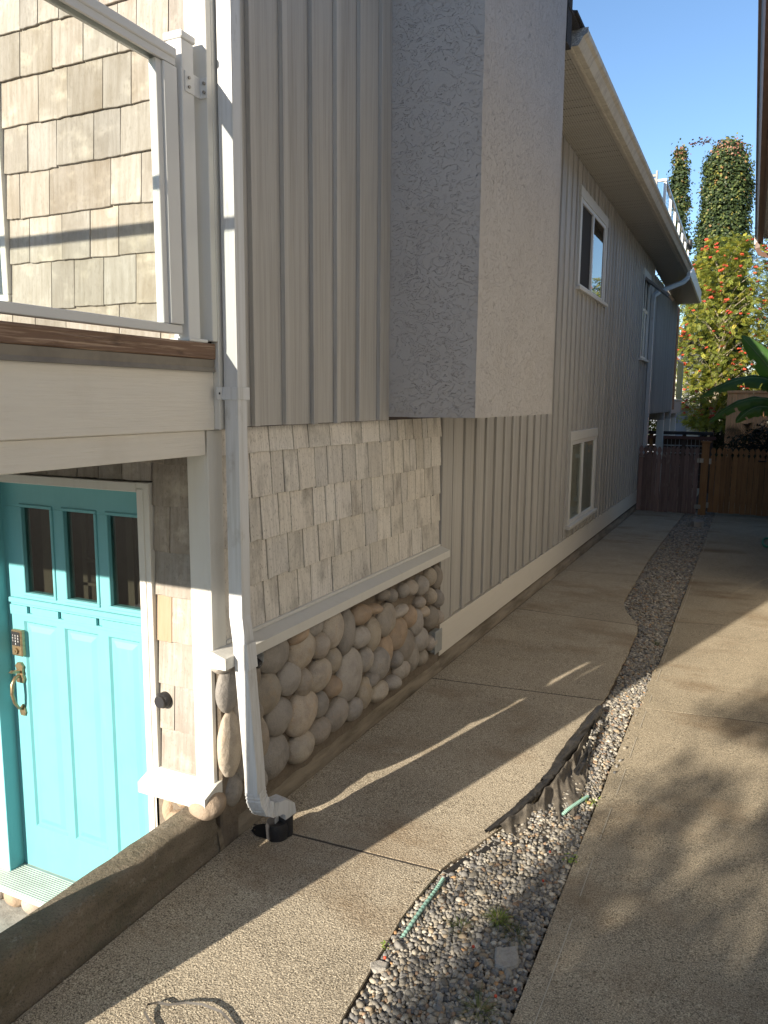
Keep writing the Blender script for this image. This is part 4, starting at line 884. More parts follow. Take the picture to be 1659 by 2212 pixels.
# ---- things fixed to the wall
dbell = MB().tube([(-2.345, 2.632, -1.371), (-2.345, 2.598, -1.371), (-2.345, 2.592, -1.371)], [.036, .036, .031], 28).tube([(-2.345, 2.594, -1.371), (-2.345, 2.580, -1.371)], [.030, .028], 28).build('wall_bell', BLACK)
dbell['label'] = 'round black bell on the shingles right of the turquoise door'; dbell['category'] = 'bell'
ub = thing('utility_box', (-2.0, 5.18, -1.85), 'small grey utility box on the stone veneer beside the skirt board', 'utility box')
MB().box(-2.05, -2.0, 5.115, 5.245, -1.86, -1.70, .008).build('case', GREYPL, ub); MB().box(-1.9995, -1.99, 5.108, 5.252, -1.866, -1.693, .005).build('cover', GREYPL, ub)
# ================================================================== NEIGHBOUR
nb = thing('neighbour_house', (.6, 5, -2.1), 'brown guttered eave of the neighbouring house at the right edge', 'house')
MB().box(.47, 7, -3.0, 14.1, -2.6, 2.62).build('wall', NWALL, nb)
MB().add([(-.03, -3.2, 2.74), (-.03, 14.5, 2.74), (3.6, 14.5, 4.3), (3.6, -3.2, 4.3), (-.03, -3.2, 2.70), (-.03, 14.5, 2.70), (3.6, 14.5, 4.2), (3.6, -3.2, 4.2)], [(0, 1, 2, 3), (4, 5, 6, 7), (0, 4, 5, 1), (1, 5, 6, 2), (0, 3, 7, 4)]).build('roof', ROOFM, nb)
ns = MB().box(-.02, .47, -3.1, 14.45, 2.665, 2.68).build('soffit', SOFFIT, nb)
for k in range(47):
    y0 = 0.4 + k * .30
    if y0 > 14.2: break
    MB().box(-.018, .469, y0 + .006, y0 + .298, 2.650, 2.664, .004).build('soffit_panel', SOFFIT, ns)
MB().box(-.045, -.021, -3.2, 14.48, 2.56, 2.735, .003).build('fascia', BROWNM, nb)
ng = MB().prism([(-.046, 2.58), (-.10, 2.58), (-.108, 2.60), (-.128, 2.645), (-.148, 2.66), (-.152, 2.695), (-.146, 2.70), (-.046, 2.70)], 1, -3.2, 14.5).build('gutter', BROWNM, nb)
MB().box(-.155, -.05, 14.5, 14.508, 2.575, 2.70, .001).build('end_cap', WHITE, ng)
MB().tube([(-.10, 14.42, 2.59), (-.10, 14.42, 2.50), (-.06, 14.44, 2.42), (.10, 14.46, 2.36), (.40, 14.40, 2.25), (.52, 14.2, 2.15), (.54, 14.16, -2.1)], 0, 4, True, (.035, .03)).build('downspout', BROWNM, nb)
nw = MB().box(.455, .47, 7.0, 8.3, -.5, .9, .003).build('window', WHITE2, nb); MB().box(.449, .4545, 7.06, 8.24, -.44, .84).build('pane', WGLASS, nw)

# ================================================================== GATES AND FENCE
def picket_mesh(w, h, t=.019):
    hw = w / 2
    half = [(hw, 0), (hw, h - .20), (hw * .98, h - .19), (hw * .55, h - .155), (hw * .50, h - .140), (hw * .75, h - .125), (hw * .98, h - .095), (hw * .98, h - .07), (hw * .7, h - .035), (hw * .3, h - .012), (0, h)]
    pts = half + [(-x, z) for x, z in half[-2::-1]]
    n = len(pts); V = [(x, y, z) for y in (-t / 2, t / 2) for x, z in pts]
    F = [tuple(range(n)), tuple(range(n, 2 * n))[::-1]] + [(i, (i + 1) % n, n + (i + 1) % n, n + i) for i in range(n)]
    return V, F
def picket_mesh_plain(w, h, t=.019): pass
def pickets(parent, x0, x1, n, y, zb, h, m, seed):
    rr = random.Random(seed); w = (x1 - x0) / n; o0 = None; org = world_org(parent)
    for i in range(n):
        x = x0 + (i + .5) * w
        if o0 is None:
            V, F = picket_mesh(w - .004, h); o0 = MB().add([(a, b_, c - H) for a, b_, c in V], F).build('picket', m, None); o = o0
        else: o = o0.copy(); COL.objects.link(o)
        o.parent = parent; o.location = Vector((x, y + rr.uniform(-.003, .003), zb + rr.uniform(-.008, .008) + H)) - org; o.rotation_euler = (0, rr.uniform(-.006, .006), 0)
YG = 16.6
gate = thing('gate', (-1.47, YG, gz(YG)), 'weathered grey picket gate beside the grey house wall', 'gate')
pickets(gate, -2.042, -.885, 13, YG, -2.235, 1.345, GREYWOOD, 1)
for z in (-2.0, -1.25): MB().box(-2.03, -.90, YG + .012, YG + .05, z, z + .09, .003).build('rail', GREYWOOD, gate)
for z in (-1.20, -2.13): MB().box(-.92, -.80, YG - .020, YG - .014, z, z + .085, .002).tube([(-.876, YG - .020, z), (-.876, YG - .020, z + .085)], .008, 8).build('hinge', STEEL, gate)
MB().box(-2.06, -1.93, YG - .03, YG - .014, -1.125, -1.105, .003).tube([(-2.05, YG - .03, -1.14), (-2.05, YG - .03, -1.09)], .010, 8).build('latch', STEEL, gate)
gp = thing('gate_post', (-.78, YG, gz(YG)), 'orange-brown post standing between the two picket gates', 'post')
MB().box(-.845, -.705, YG - .01, YG + .12, -2.35, -.80, .006).build('shaft', CEDAR, gp); MB().box(-.875, -.675, YG - .04, YG + .15, -.80, -.765, .006).build('cap', CEDAR, gp)
V, F = picket_mesh(.11, 1.42); o = MB().add([(a, b_, c - H) for a, b_, c in V], F).build('picket', CEDAR, gp); o.location = Vector((-.79, YG - .022, -2.30 + H)) - world_org(gp)
gate2 = thing('gate', (.1, YG, gz(YG)), 'orange-brown picket gate closing the side path at the right', 'gate')
pickets(gate2, -.672, 1.2, 19, YG, -2.19, 1.30, CEDAR, 2)
for z in (-1.95, -1.25): MB().box(-.66, 1.2, YG + .012, YG + .05, z, z + .09, .003).build('rail', CEDAR, gate2)
for z in (-1.22, -2.10): MB().box(-.70, -.655, YG - .026, YG - .018, z, z + .11, .002).build('hinge', STEEL, gate2); MB().box(.19, .33, YG - .030, YG - .018, -1.14, -1.118, .003).build('latch', STEEL, gate2)

# ---- yard behind the gates
YR = 22.0
pg = thing('trellis_fence', (-1.6, YR, -2.4), 'dark timber trellis with a heavy top rail behind the grey gate', 'trellis')
MB().box(-3.2, -.86, YR - .12, YR + .12, -.86, -.78, .005).build('cap_rail', mat('black_roof_edge', (.03, .028, .03), .6, 0), pg)
MB().box(-3.2, -.80, YR - .07, YR - .02, -.985, -.90, .005).build('top_rail', mat('red_brown_rail', (.16, .075, .06), .8, 0), pg)
DKW = mat('dark_brown_timber', (.07, .045, .035), .9, .2)
for x in (-3.1, -2.45, -1.62, -.95): MB().box(x, x + .09, YR - .05, YR + .05, -2.4, -.86, .004).build('post', DKW if x != -2.45 else CEDAR, pg)
for k in range(14): MB().box(-2.3 + k * .1, -2.285 + k * .1, YR + .03, YR + .045, -2.2, -.98).build('wire', STEEL if k % 3 else GREYPL, pg)
for k in range(5): MB().box(-2.35, -.95, YR + .046, YR + .056, -1.15 - k * .11, -1.14 - k * .11).build('wire', STEEL, pg)
for k in range(7): MB().box(-3.2, -.9, YR + .25, YR + .27, -2.3 + k * .19, -2.125 + k * .19, .004).build('board', DKW, pg)
of = thing('fence', (1, 29, -2.9), 'pale orange cedar board fence behind the banana plant', 'fence')
for k in range(26): MB().box(-.78 + k * .16, -.625 + k * .16, 29.0, 29.02, -3.1, .40, .003).build('board', CEDAR2, of)
MB().box(-.8, 3.4, 28.95, 29.0, .32, .40, .003).build('top_rail', CEDAR2, of)
rh = thing('garden_house', (-3, 31, -2.6), 'blue-grey clad building glimpsed behind the rowan tree', 'building')
rwl = MB().box(-6, -1.75, 31, 37, -2.8, 1.9).build('wall', BLUEGREY, rh)
MB().box(-2.15, -1.75, 30.96, 31.0, -1.5, .35).build('corner_panel', WHITE2, rh)
b = MB(); b.prism([(-6.3, 1.9), (-1.5, 1.9), (-3.9, 3.1)], 1, 30.8, 37.2); b.build('roof', ROOFM, rh)
for x in (-3.6, -2.8): fw2 = MB().box(x, x + .5, 30.95, 31, .1, 1.1).build('window', WHITE2, rh)
tl = thing('house', (9, 44, -2.6), 'dark roofed house far back at the right behind the rowan', 'house')
MB().box(1.9, 12, 44, 52, -2.8, 4.5).build('wall', NWALL, tl); MB().prism([(1.4, 4.5), (12.6, 4.5), (7, 7.2)], 1, 43.6, 52.4).build('roof', ROOFM, tl)

# ================================================================== ROOF DECK RAILING
rr_ = thing('roof_deck_railing', (-1.75, 18.5, 3.1), 'white framed glass railing on the roof deck above the gutter', 'railing')
def rx(y): return -1.665 - (y - 15.3) * .0127
ysr = [15.3, 16.5, 17.6, 18.7, 19.8, 20.9, 22.0]
for y in ysr: MB().box(rx(y) - .05, rx(y), y, y + .055, 3.0, 3.93, .003).build('post', WHITE2, rr_)
for y0, y1 in zip(ysr, ysr[1:]):
    b = MB(); b.tube([(rx(y0) - .025, y0, 3.945), (rx(y1) - .025, y1, 3.945)], 0, 4, True, (.03, .02)); b.build('top_rail', WHITE2, rr_)
    MB().add([(rx(y0) - .025, y0 + .06, 3.12), (rx(y1) - .025, y1, 3.12), (rx(y1) - .025, y1, 3.9), (rx(y0) - .025, y0 + .06, 3.9)], [(0, 1, 2, 3)]).build('glass_panel', GLASS, rr_)
MB().box(-4.5, rx(15.3), 15.27, 15.33, 3.925, 3.965, .003).build('top_rail', WHITE2, rr_); MB().box(-4.5, -1.73, 15.295, 15.30, 3.1, 3.92).build('glass_panel', GLASS, rr_)
MB().box(-2.0, -1.94, 15.27, 15.33, 3.0, 3.925, .003).build('post', WHITE2, rr_)
sc = thing('slatted_screen', (-1.95, 15.0, 3.1), 'dark woven screen on the roof deck left of the railing', 'screen')
b = MB()
for k in range(12): b.box(-2.06, -1.80, 14.92, 14.96, 3.15 + k * .07, 3.20 + k * .07, .004)
b.build('slat', BLACK, sc); MB().box(-2.08, -2.05, 14.9, 14.98, 3.1, 4.02).box(-1.81, -1.78, 14.9, 14.98, 3.1, 4.02).build('frame', BLACK, sc)
ln = thing('lantern', (-1.72, 21.5, 3.965), 'small black lantern fixed outside the far end of the roof railing', 'lantern')
MB().tube([(-1.70, 21.5, 3.80), (-1.70, 21.5, 3.83), (-1.70, 21.5, 4.02)], [.05, .065, .065], 14).build('lamp_body', BLACK, ln); MB().tube([(-1.70, 21.5, 4.02), (-1.70, 21.5, 4.05)], [.07, .05], 14).build('lid', STEEL, ln); MB().box(-1.80, -1.74, 21.48, 21.52, 3.88, 3.90).build('arm', BLACK, ln)

# ================================================================== FOLIAGE
def leaves(name, C, Nrm, size, tone, shape='round', parent=None, m=LEAF, kind=None):
    """one small polygon per leaf: C centres, Nrm normals, size per leaf, tone per leaf"""
    n = len(C); Nn = Nrm / np.linalg.norm(Nrm, axis=1)[:, None]
    up = RNG.normal(0, 1, (n, 3)); up -= Nn * (up * Nn).sum(1)[:, None]; up /= np.linalg.norm(up, axis=1)[:, None]; rt_ = np.cross(up, Nn)
    if shape == 'round': P = [(0, -.55), (.42, -.38), (.52, .05), (.25, .42), (0, .62), (-.25, .42), (-.52, .05), (-.42, -.38)]
    elif shape == 'oval': P = [(0, -.8), (.28, -.25), (.24, .35), (0, .85), (-.24, .35), (-.28, -.25)]
    else: P = [(0, -.9), (.17, 0), (0, .9), (-.17, 0)]
    P = np.array(P); w = len(P)
    bend = (P[:, 0] ** 2) * .5
    V = C[:, None, :] + size[:, None, None] * (rt_[:, None, :] * P[None, :, 0, None] + up[:, None, :] * P[None, :, 1, None] + Nn[:, None, :] * bend[None, :, None])
    F = np.arange(n * w).reshape(n, w)
    return npmesh(name, V.reshape(-1, 3), F, m, parent, tone, kind=kind)
def tones(n, pal, wts, var=.2):
    pal = np.array(pal); wts = np.array(wts, float); wts /= wts.sum()
    return pal[RNG.choice(len(pal), n, p=wts)] * RNG.uniform(1 - var, 1 + var, (n, 1))
def col_tree(name, x, y, z0, z1, rfun, n, label, sz=.075, lean=0.0):
    t = thing(name, (x, y, -2.6), label, 'tree')
    MB().tube([(x, y, -2.7), (x + .02, y, z0), (x + lean * .5, y, (z0 + z1) / 2), (x + lean, y, z1 - .3)], [.13, .10, .06, .015], 10).build('trunk', PALEBARK, t)
    rr = random.Random(4); b = MB()
    for k in range(46):
        z = z0 + (z1 - z0) * k / 46; a = rr.uniform(0, 6.28); R = rfun((z - z0) / (z1 - z0)) * .85
        b.tube([(x, y, z - .5), (x + math.cos(a) * R * .7, y + math.sin(a) * R * .7, z), (x + math.cos(a) * R, y + math.sin(a) * R, z + .5)], [.03, .018, .006], 5)
    b.build('branch', PALEBARK, t)
    C = []; Nr = []; T = []
    nc = n // 26
    for k in range(nc):
        h = RNG.uniform(0, 1) ** .9; z = z0 + (z1 - z0) * h; a = RNG.uniform(0, 2 * math.pi)
        R = rfun(h) * (1 + .30 * mn.noise((math.cos(a) * 1.4, math.sin(a) * 1.4, z * 1.1))) * (1 if RNG.random() < .8 else RNG.uniform(.3, .9))
        c = np.array([x + lean * h + math.cos(a) * R, y + math.sin(a) * R, z])
        m_ = 26; off = RNG.normal(0, 1, (m_, 3)) * np.array([.11, .11, .15]); C.append(c + off)
        nn = np.array([math.cos(a), math.sin(a), .55])[None] + RNG.normal(0, .42, (m_, 3)); Nr.append(nn)
        yel = .05 + .22 * max(0, h - .78) * 2 + (.35 if mn.noise((a * 1.5, z * .9, 4)) > .33 else 0)
        tt = tones(m_, [(.045, .07, .027), (.06, .09, .03), (.03, .05, .022)], [4, 3, 3]); yy = RNG.random(m_) < yel
        tt[yy] = tones(int(yy.sum()), [(.28, .25, .06), (.33, .2, .09), (.17, .20, .05)], [3, 2, 4]); 
        if h > .955: q_ = RNG.random(m_) < .3; tt[q_] = tones(int(q_.sum()), [(.30, .12, .09), (.34, .20, .14)], [1, 1])
        T.append(tt)
    for k in range(nc // 14):
        h = RNG.uniform(.05, 1); a = RNG.uniform(0, 2 * math.pi); R = rfun(h) * RNG.uniform(1.05, 1.28); c = np.array([x + lean * h + math.cos(a) * R, y + math.sin(a) * R, z0 + (z1 - z0) * h + .1])
        C.append(c + RNG.normal(0, 1, (26, 3)) * [.07, .07, .13]); Nr.append(RNG.normal(0, .6, (26, 3)) + [math.cos(a), math.sin(a), .5]); T.append(tones(26, [(.055, .085, .03), (.10, .13, .04), (.20, .20, .06)], [4, 3, 1]))
    nl = sum(len(q_) for q_ in C)
    leaves('crown', np.concatenate(C), np.concatenate(Nr), RNG.uniform(.75, 1.25, nl) * sz, np.concatenate(T), 'round', t)
    return t
def prof_big(h):
    return np.interp(h, [0, .1, .28, .42, .6, .8, .93, .97, 1.0], [1.0, 1.03, 1.06, .98, .85, .76, .68, .55, .2])
ct = col_tree('columnar_tree', -1.53, 34, 0.0, 9.75, prof_big, 60000, 'tall green columnar tree rising behind the rowan, right of the roof railing', .074, .03)
# loose shoots on top
for (dx, dz, n_) in ((-.1, .65, 45), (.5, .42, 40), (-.42, .36, 40), (.18, .48, 40)):
    p0 = np.array([-1.48 + dx * .6, 34, 9.35]); p1 = np.array([-1.48 + dx, 34, 9.4 + dz]); tt = RNG.random(n_)[:, None]
    C = p0 + (p1 - p0) * tt + RNG.normal(0, .06, (n_, 3)); leaves('shoot_leaves', C, RNG.normal(0, 1, (n_, 3)) + [0, -1, .5], RNG.uniform(.06, .09, n_), tones(n_, [(.30, .14, .10), (.22, .22, .07), (.12, .13, .05)], [2, 2, 2]), 'round', ct)
b = MB(); b.tube([(-1.55, 34, 9.1), (-1.97, 34, 9.7), (-2.25, 34, 10.05), (-2.75, 34, 10.02)], [.014, .009, .007, .003], 4); b.build('bare_twig', BARK, ct)
C = np.array([-2.36, 34, 10.05]) + RNG.normal(0, 1, (55, 3)) * [.19, .1, .07]; C[:12] = np.array([-2.78, 34, 10.03]) + RNG.normal(0, 1, (12, 3)) * [.12, .05, .03]
leaves('twig_leaves', C, RNG.normal(0, 1, (55, 3)), RNG.uniform(.06, .09, 55), tones(55, [(.10, .05, .045), (.06, .05, .035), (.14, .06, .05)], [1, 1, 1]), 'round', ct)
col_tree('columnar_tree', -3.22, 34.6, 4.0, 9.95, lambda h: np.interp(h, [0, .3, .6, .85, 1], [.40, .40, .34, .22, .05]), 8000, 'slim columnar tree with reddish tip behind the roof railing', .078, -.08)

# ---- rowan with berries
def rowan(x, y, rx_, ry_, z0, z1, nleaf, label, nberry, pal, trunk_top=1.0):
    t = thing('rowan_tree', (x, y, -2.5), label, 'tree'); rr = random.Random(int(x * 10) + 77)
    b = MB(); tx = x - .38
    b.tube([(tx, y, -2.6), (tx + .02, y, -1.2), (tx + .05, y + .05, .0), (tx + .15, y, z0 + 1.6)], [.115, .095, .08, .04], 9); b.build('trunk', PALEBARK, t)
    b = MB(); tips = []
    for k in range(60):
        h = rr.uniform(0, 1); a = rr.uniform(0, 6.28); R = rr.uniform(.55, 1.0)
        s_ = math.sin(math.pi * min(.95, .14 + .78 * h)) ** .6
        end = (x + math.cos(a) * rx_ * R * s_, y + math.sin(a) * ry_ * R * s_, z0 + (z1 - z0) * h)
        st = (tx + .1, y, max(-.6, end[2] - 1.0)); md = tuple((Vector(st) * .45 + Vector(end) * .55) + Vector((0, 0, .18)))
        b.tube([st, md, end], [.024, .014, .005], 5); tips.append(end)
    b.build('branch', PALEBARK, t)
    C = []; Nr = []; T = []; SZ = []
    up_all = []
    V = []; tone_ = []
    Fw = 4
    for k in range(nleaf):
        h = rr.random(); a = rr.uniform(0, 6.28); s_ = math.sin(math.pi * min(.96, .12 + .80 * h)) ** .55
        R = (rr.random() ** .38) * s_ * (1 + .22 * mn.noise((math.cos(a) * 1.7, math.sin(a) * 1.7, h * 5)))
        c = Vector((x + math.cos(a) * rx_ * R, y + math.sin(a) * ry_ * R, z0 + (z1 - z0) * h))
        if mn.noise((c.x * 2.3, c.y * 2.3, c.z * 2.3)) < -.12: continue
        d = Vector((math.cos(a) * rr.uniform(.4, 1) + rr.gauss(0, .5), math.sin(a) * .8 + rr.gauss(0, .5), rr.gauss(-.15, .35))).normalized()
        nrm = Vector((rr.gauss(0, .4), rr.gauss(-.3, .4), 1)).normalized(); sd = d.cross(nrm).normalized(); nrm = sd.cross(d)
        Lf = rr.uniform(.16, .24); tn = pal[min(len(pal) - 1, int(abs(rr.gauss(0, 1.1)) * 1.1))]; br_ = rr.uniform(.75, 1.3); tn = [q_ * br_ for q_ in tn]
        for j in range(6):
            u = .15 + .85 * j / 6
            for sg in ((-1, 1) if j < 5 else (0,)):
                base = c + d * Lf * u - nrm * (u * u * .05); dr = (d * (.55 if sg else 1) + sd * sg).normalized(); wd = dr.cross(nrm) * .016; le = .074 * (1 - .35 * abs(u - .5))
                V += [base, base + dr * le * .5 + wd, base + dr * le, base + dr * le * .5 - wd]; tone_.append(tn)
    V = np.array([tuple(v) for v in V]); F = np.arange(len(V)).reshape(-1, 4)
    npmesh('crown', V, F, LEAF, t, np.array(tone_))
    b0 = None
    for k in range(nberry):
        h = rr.uniform(.05, 1); a = rr.uniform(math.pi * .9, math.pi * 2.1); s_ = math.sin(math.pi * min(.96, .12 + .80 * h)) ** .55; R = s_ * rr.uniform(.75, 1.05)
        c = (x + math.cos(a) * rx_ * R, y + math.sin(a) * ry_ * R, z0 + (z1 - z0) * h)
        if b0 is None:
            iv, jf = ico(0); b_ = MB()
            for q_ in range(17):
                o_ = np.array([rr.uniform(-.05, .05), rr.uniform(-.04, .04), rr.uniform(-.018, .018) - H]); b_.add(iv * .021 + o_, [tuple(f) for f in jf], True)
            b0 = b_.build('berry_cluster', BERRY); o = b0
        else: o = b0.copy(); COL.objects.link(o)
        o.parent = t; o.location = Vector((c[0], c[1], c[2] + H)) - world_org(t); o.rotation_euler = (rr.uniform(-.4, .4), rr.uniform(-.4, .4), rr.uniform(0, 6)); sc_ = rr.uniform(.8, 1.4); o.scale = (sc_, sc_, sc_)
    return t
YG_PAL = [(.19, .22, .045), (.32, .31, .05), (.07, .10, .03), (.42, .34, .05), (.42, .22, .06)]
rowan(-.95, 30.5, 1.85, 1.5, -.95, 5.7, 15000, 'big rowan tree full of red berry clusters behind the gates', 210, YG_PAL)
rowan(1.15, 32.0, 1.5, 1.3, .6, 4.8, 3600, 'paler rowan tree at the right edge with sparse orange berries', 55, [(.26, .29, .07), (.36, .36, .10), (.18, .22, .07), (.42, .26, .10)])

def bush(name, cx, cy, cz, rx_, ry_, rz_, n, pal, wts, label, cat='shrub', sz=.05, shape='oval', stems=True, kind=None, gap=-.9):
    t = thing(name, (cx, cy, cz - rz_), label, cat)
    if kind: t['kind'] = kind
    d = RNG.normal(0, 1, (n, 3)); d /= np.linalg.norm(d, axis=1)[:, None]; r = RNG.random((n, 1)) ** .3
    C = d * r; lump = np.array([1 + .22 * mn.noise(tuple(q_ * 2.2)) for q_ in d])[:, None]
    C = C * lump * [rx_, ry_, rz_] + [cx, cy, cz]
    if gap > -.9:
        keep = np.array([mn.noise((q_[0] * 1.3, q_[1] * 1.3, q_[2] * 1.3)) > gap for q_ in C]); C = C[keep]; d = d[keep]
    leaves('leaves', C, d + RNG.normal(0, .6, d.shape) + [0, 0, .4], RNG.uniform(.7, 1.3, len(C)) * sz, tones(len(C), pal, wts), shape, t)
    if stems:
        b = MB(); rr = random.Random(int(cx * 7) + 3)
        for k in range(7): b.tube([(cx + rr.uniform(-.1, .1), cy, cz - rz_), (cx + rr.uniform(-.5, .5) * rx_, cy + rr.uniform(-.4, .4) * ry_, cz + rr.uniform(0, .5) * rz_)], [.03, .01], 5)
        b.build('stem', BARK, t)
    return t
DG = [(.022, .04, .016), (.035, .055, .02), (.05, .075, .028)]
bush('evergreen_shrub', -2.7, 34.5, -.2, 1.2, .8, 2.7, 12000, DG, [3, 3, 1], 'dark evergreen shrub left of the rowan trunk', sz=.07, gap=-.15)
bush('evergreen_shrub', -.75, 33.2, -1.1, 1.3, .8, 1.9, 12000, DG, [3, 3, 1], 'dark evergreen shrub directly behind the rowan trunk', sz=.07, gap=-.25)
bush('evergreen_tree', 2.1, 36, 1.4, 1.8, 1.2, 3.9, 18000, [(.02, .035, .02), (.03, .045, .022)], [1, 1], 'dark conifer at the right edge behind the banana leaves', 'tree', .08, 'oval')
bush('evergreen_shrub', -1.5, 40, 1.0, 3.0, 1, 3.8, 14000, DG, [2, 3, 2], 'dark tree mass at the very back of the garden', sz=.11, gap=-.2)
bush('shrub', -3.1, 25.5, -.6, 1.0, .6, .75, 5000, [(.30, .36, .08), (.20, .26, .06), (.38, .36, .12)], [3, 3, 1], 'sunlit yellow-green shrub seen under the rear wing', sz=.05)
bush('shrub', .55, 18.3, -1.35, 1.25, .6, .92, 16000, [(.012, .018, .010), (.02, .026, .014)], [1, 1], 'dark leafy shrub rising behind the orange-brown gate', sz=.045)
# fern
fn = thing('fern', (-.25, 19.2, -.9), 'dark fern fronds above the shrub in front of the cedar fence', 'fern')
for i, (a, L_, up_) in enumerate([(2.6, .75, .55), (2.2, .8, .75), (1.6, .6, .9), (.9, .6, .7), (3.0, .6, .25)]):
    b = MB(); p0 = Vector((-.05, 19.2, -.85)); n_ = 22; prev = None
    for k in range(n_):
        u = k / n_; p = p0 + Vector((math.cos(a) * L_ * u, -.1 * u, up_ * u - .55 * u * u)); tdir = Vector((math.cos(a) * L_, -.1, up_ - 1.1 * u)).normalized(); nn = Vector((0, -1, .2)); sdv = tdir.cross(nn).normalized()
        wl = .16 * math.sin(math.pi * (.12 + .85 * u))
        for sg in (-1, 1): e = p + sdv * sg * wl + tdir * wl * .4; b.add([p - tdir * .008, p + tdir * .012, e], [(0, 1, 2)])
        if prev is not None: b.add([prev + nn * .004, p + nn * .004, p - nn * .004, prev - nn * .004], [(0, 1, 2, 3)])
        prev = p
    b.build('frond', mat('fern_green', (.10, .06, .03), .8, .2) if i == 0 else bpy.data.materials['fern_green'], fn)
# banana plant
BAN = mat('banana_leaf', (.07, .16, .04), .38, .12, [('wave', (1, 40, 1), (.075, .16, .045), .3, .7, .5), ('noise', (3, 3, 3), (.10, .18, .05), .5, .7, .5)], [('wave', (2, 45, 2), .004)])
_n = BAN.node_tree; _b = [n for n in _n.nodes if n.type == 'BSDF_PRINCIPLED'][0]; _t = _n.nodes.new('ShaderNodeBsdfTranslucent'); _t.inputs[0].default_value = (.20, .34, .04, 1)
_m = _n.nodes.new('ShaderNodeMixShader'); _m.inputs[0].default_value = .5; _o = [n for n in _n.nodes if n.type == 'OUTPUT_MATERIAL'][0]
_n.links.new(_b.outputs[0], _m.inputs[1]); _n.links.new(_t.outputs[0], _m.inputs[2]); _n.links.new(_m.outputs[0], _o.inputs[0])
ban = thing('banana_plant', (.75, 18.0, -2.3), 'banana plant with broad arching leaves over the orange-brown gate', 'plant')
MB().tube([(.78, 18, -2.3), (.76, 18, -1), (.70, 18, -.1)], [.13, .11, .07], 12).build('trunk', mat('banana_stem', (.14, .15, .06), .7, 0), ban)
def banana_leaf(P, wmax, roll, seed, nv=None):
    rr = random.Random(seed); V = []; F = []; n_ = 30; m_ = 10
    def bez(u): a = Vector(P[0]); b_ = Vector(P[1]); c_ = Vector(P[2]); d_ = Vector(P[3]); return a * (1 - u) ** 3 + b_ * 3 * u * (1 - u) ** 2 + c_ * 3 * u * u * (1 - u) + d_ * u ** 3
    for i in range(n_ + 1):
        u = i / n_; p = bez(u); t_ = (bez(min(1, u + .01)) - bez(max(0, u - .01))).normalized()
        sdv = t_.cross(Vector(nv) if nv else Vector((math.sin(roll), -math.cos(roll) * .6, .8))).normalized(); nn = sdv.cross(t_)
        w_ = wmax * (math.sin(math.pi * min(1, max(0, (u - .08) / .92)) ** .75) ** .6 if u > .08 else 0) + .008
        for j in range(m_ + 1):
            s_ = j / m_ * 2 - 1; d_ = abs(s_)
            V.append(p + sdv * s_ * w_ + nn * (.05 * d_ - .16 * d_ * d_ + .02 * math.sin(u * 34 + s_ * 2 + seed) * d_) * (w_ / wmax))
    for i in range(n_):
        tear = rr.random() < .12
        for j in range(m_):
            if tear and (j in (0, 1)): continue
            F.append((i * (m_ + 1) + j, i * (m_ + 1) + j + 1, (i + 1) * (m_ + 1) + j + 1, (i + 1) * (m_ + 1) + j))
    o = MB().add(V, F, True).build('leaf', BAN, ban)
    rib = MB().tube([tuple(bez(k / 14) - Vector((0, 0, .004))) for k in range(15)], [.018 * (1 - k / 15) + .003 for k in range(15)], 6).build('midrib', mat('banana_rib', (.25, .30, .09), .5, 0) if seed == 1 else bpy.data.materials['banana_rib'], o)
banana_leaf([(.70, 18, -.15), (.55, 17.9, .75), (-.3, 17.8, .62), (-1.0, 17.7, .10)], .20, .2, 1)
banana_leaf([(.70, 18, -.10), (.55, 17.9, .45), (.15, 18, .85), (-.30, 18, 1.38)], .24, 1.2, 2, (-.3, -1, .25))
banana_leaf([(.68, 18, -.30), (.35, 17.8, .32), (-.3, 17.7, .12), (-.80, 17.6, -.42)], .16, .2, 3)
banana_leaf([(.66, 18, -.35), (.3, 17.7, .05), (.0, 17.7, .0), (-.28, 17.6, -.42)], .18, .4, 4)
banana_leaf([(.70, 18, -.10), (.5, 18.2, .5), (.1, 18.3, .62), (-.35, 18.4, .42)], .22, .3, 5)
banana_leaf([(.74, 18, -.10), (.9, 18.1, .7), (1.3, 18.2, .8), (1.8, 18.3, .3)], .24, .2, 6)

# ================================================================== SMALL THINGS ON THE GROUND
lf = thing('landscape_fabric', (-.82, 4.0, gz(4)), 'torn black landscape fabric rolled up along the gravel edge', 'fabric')
def cloth(name, spine, widths, amp, seed, parent, lift=.0, m=FABRIC, ns=60, nw=12, fold=.03):
    """a crumpled sheet following a spine of (x, y); widths = (left, right) offsets along x"""
    V = []; F = []
    def interp(u, arr): k = u * (len(arr) - 1); i = min(int(k), len(arr) - 2); f = k - i; f = f * f * (3 - 2 * f) if False else f; return [a + (b_ - a) * f for a, b_ in zip(arr[i], arr[i + 1])]
    for i in range(ns + 1):
        u = i / ns; x, y = interp(u, spine); wl, wr = interp(u, widths)
        for j in range(nw + 1):
            s_ = j / nw; xx = x - wl + (wl + wr) * s_; 
            xx += .008 * mn.noise((y * 8, s_ * 3, seed)); yy = y + .02 * mn.noise((xx * 9, y * 5, seed + 3))
            z = gz(yy) + lift + amp * (.75 - 1.5 * abs(mn.noise((xx * 13 + yy * 4 + seed, yy * 2.2, 1)))) + amp * .5 * (.5 - abs(mn.noise((xx * 30 + yy * 11, yy * 5, seed)))) + fold * math.exp(-((s_ - .12) / .12) ** 2)
            V.append((xx, yy, z))
    for i in range(ns):
        for j in range(nw): F.append((i * (nw + 1) + j, i * (nw + 1) + j + 1, (i + 1) * (nw + 1) + j + 1, (i + 1) * (nw + 1) + j))
    return MB().add(V, F, True).build(name, m, parent)
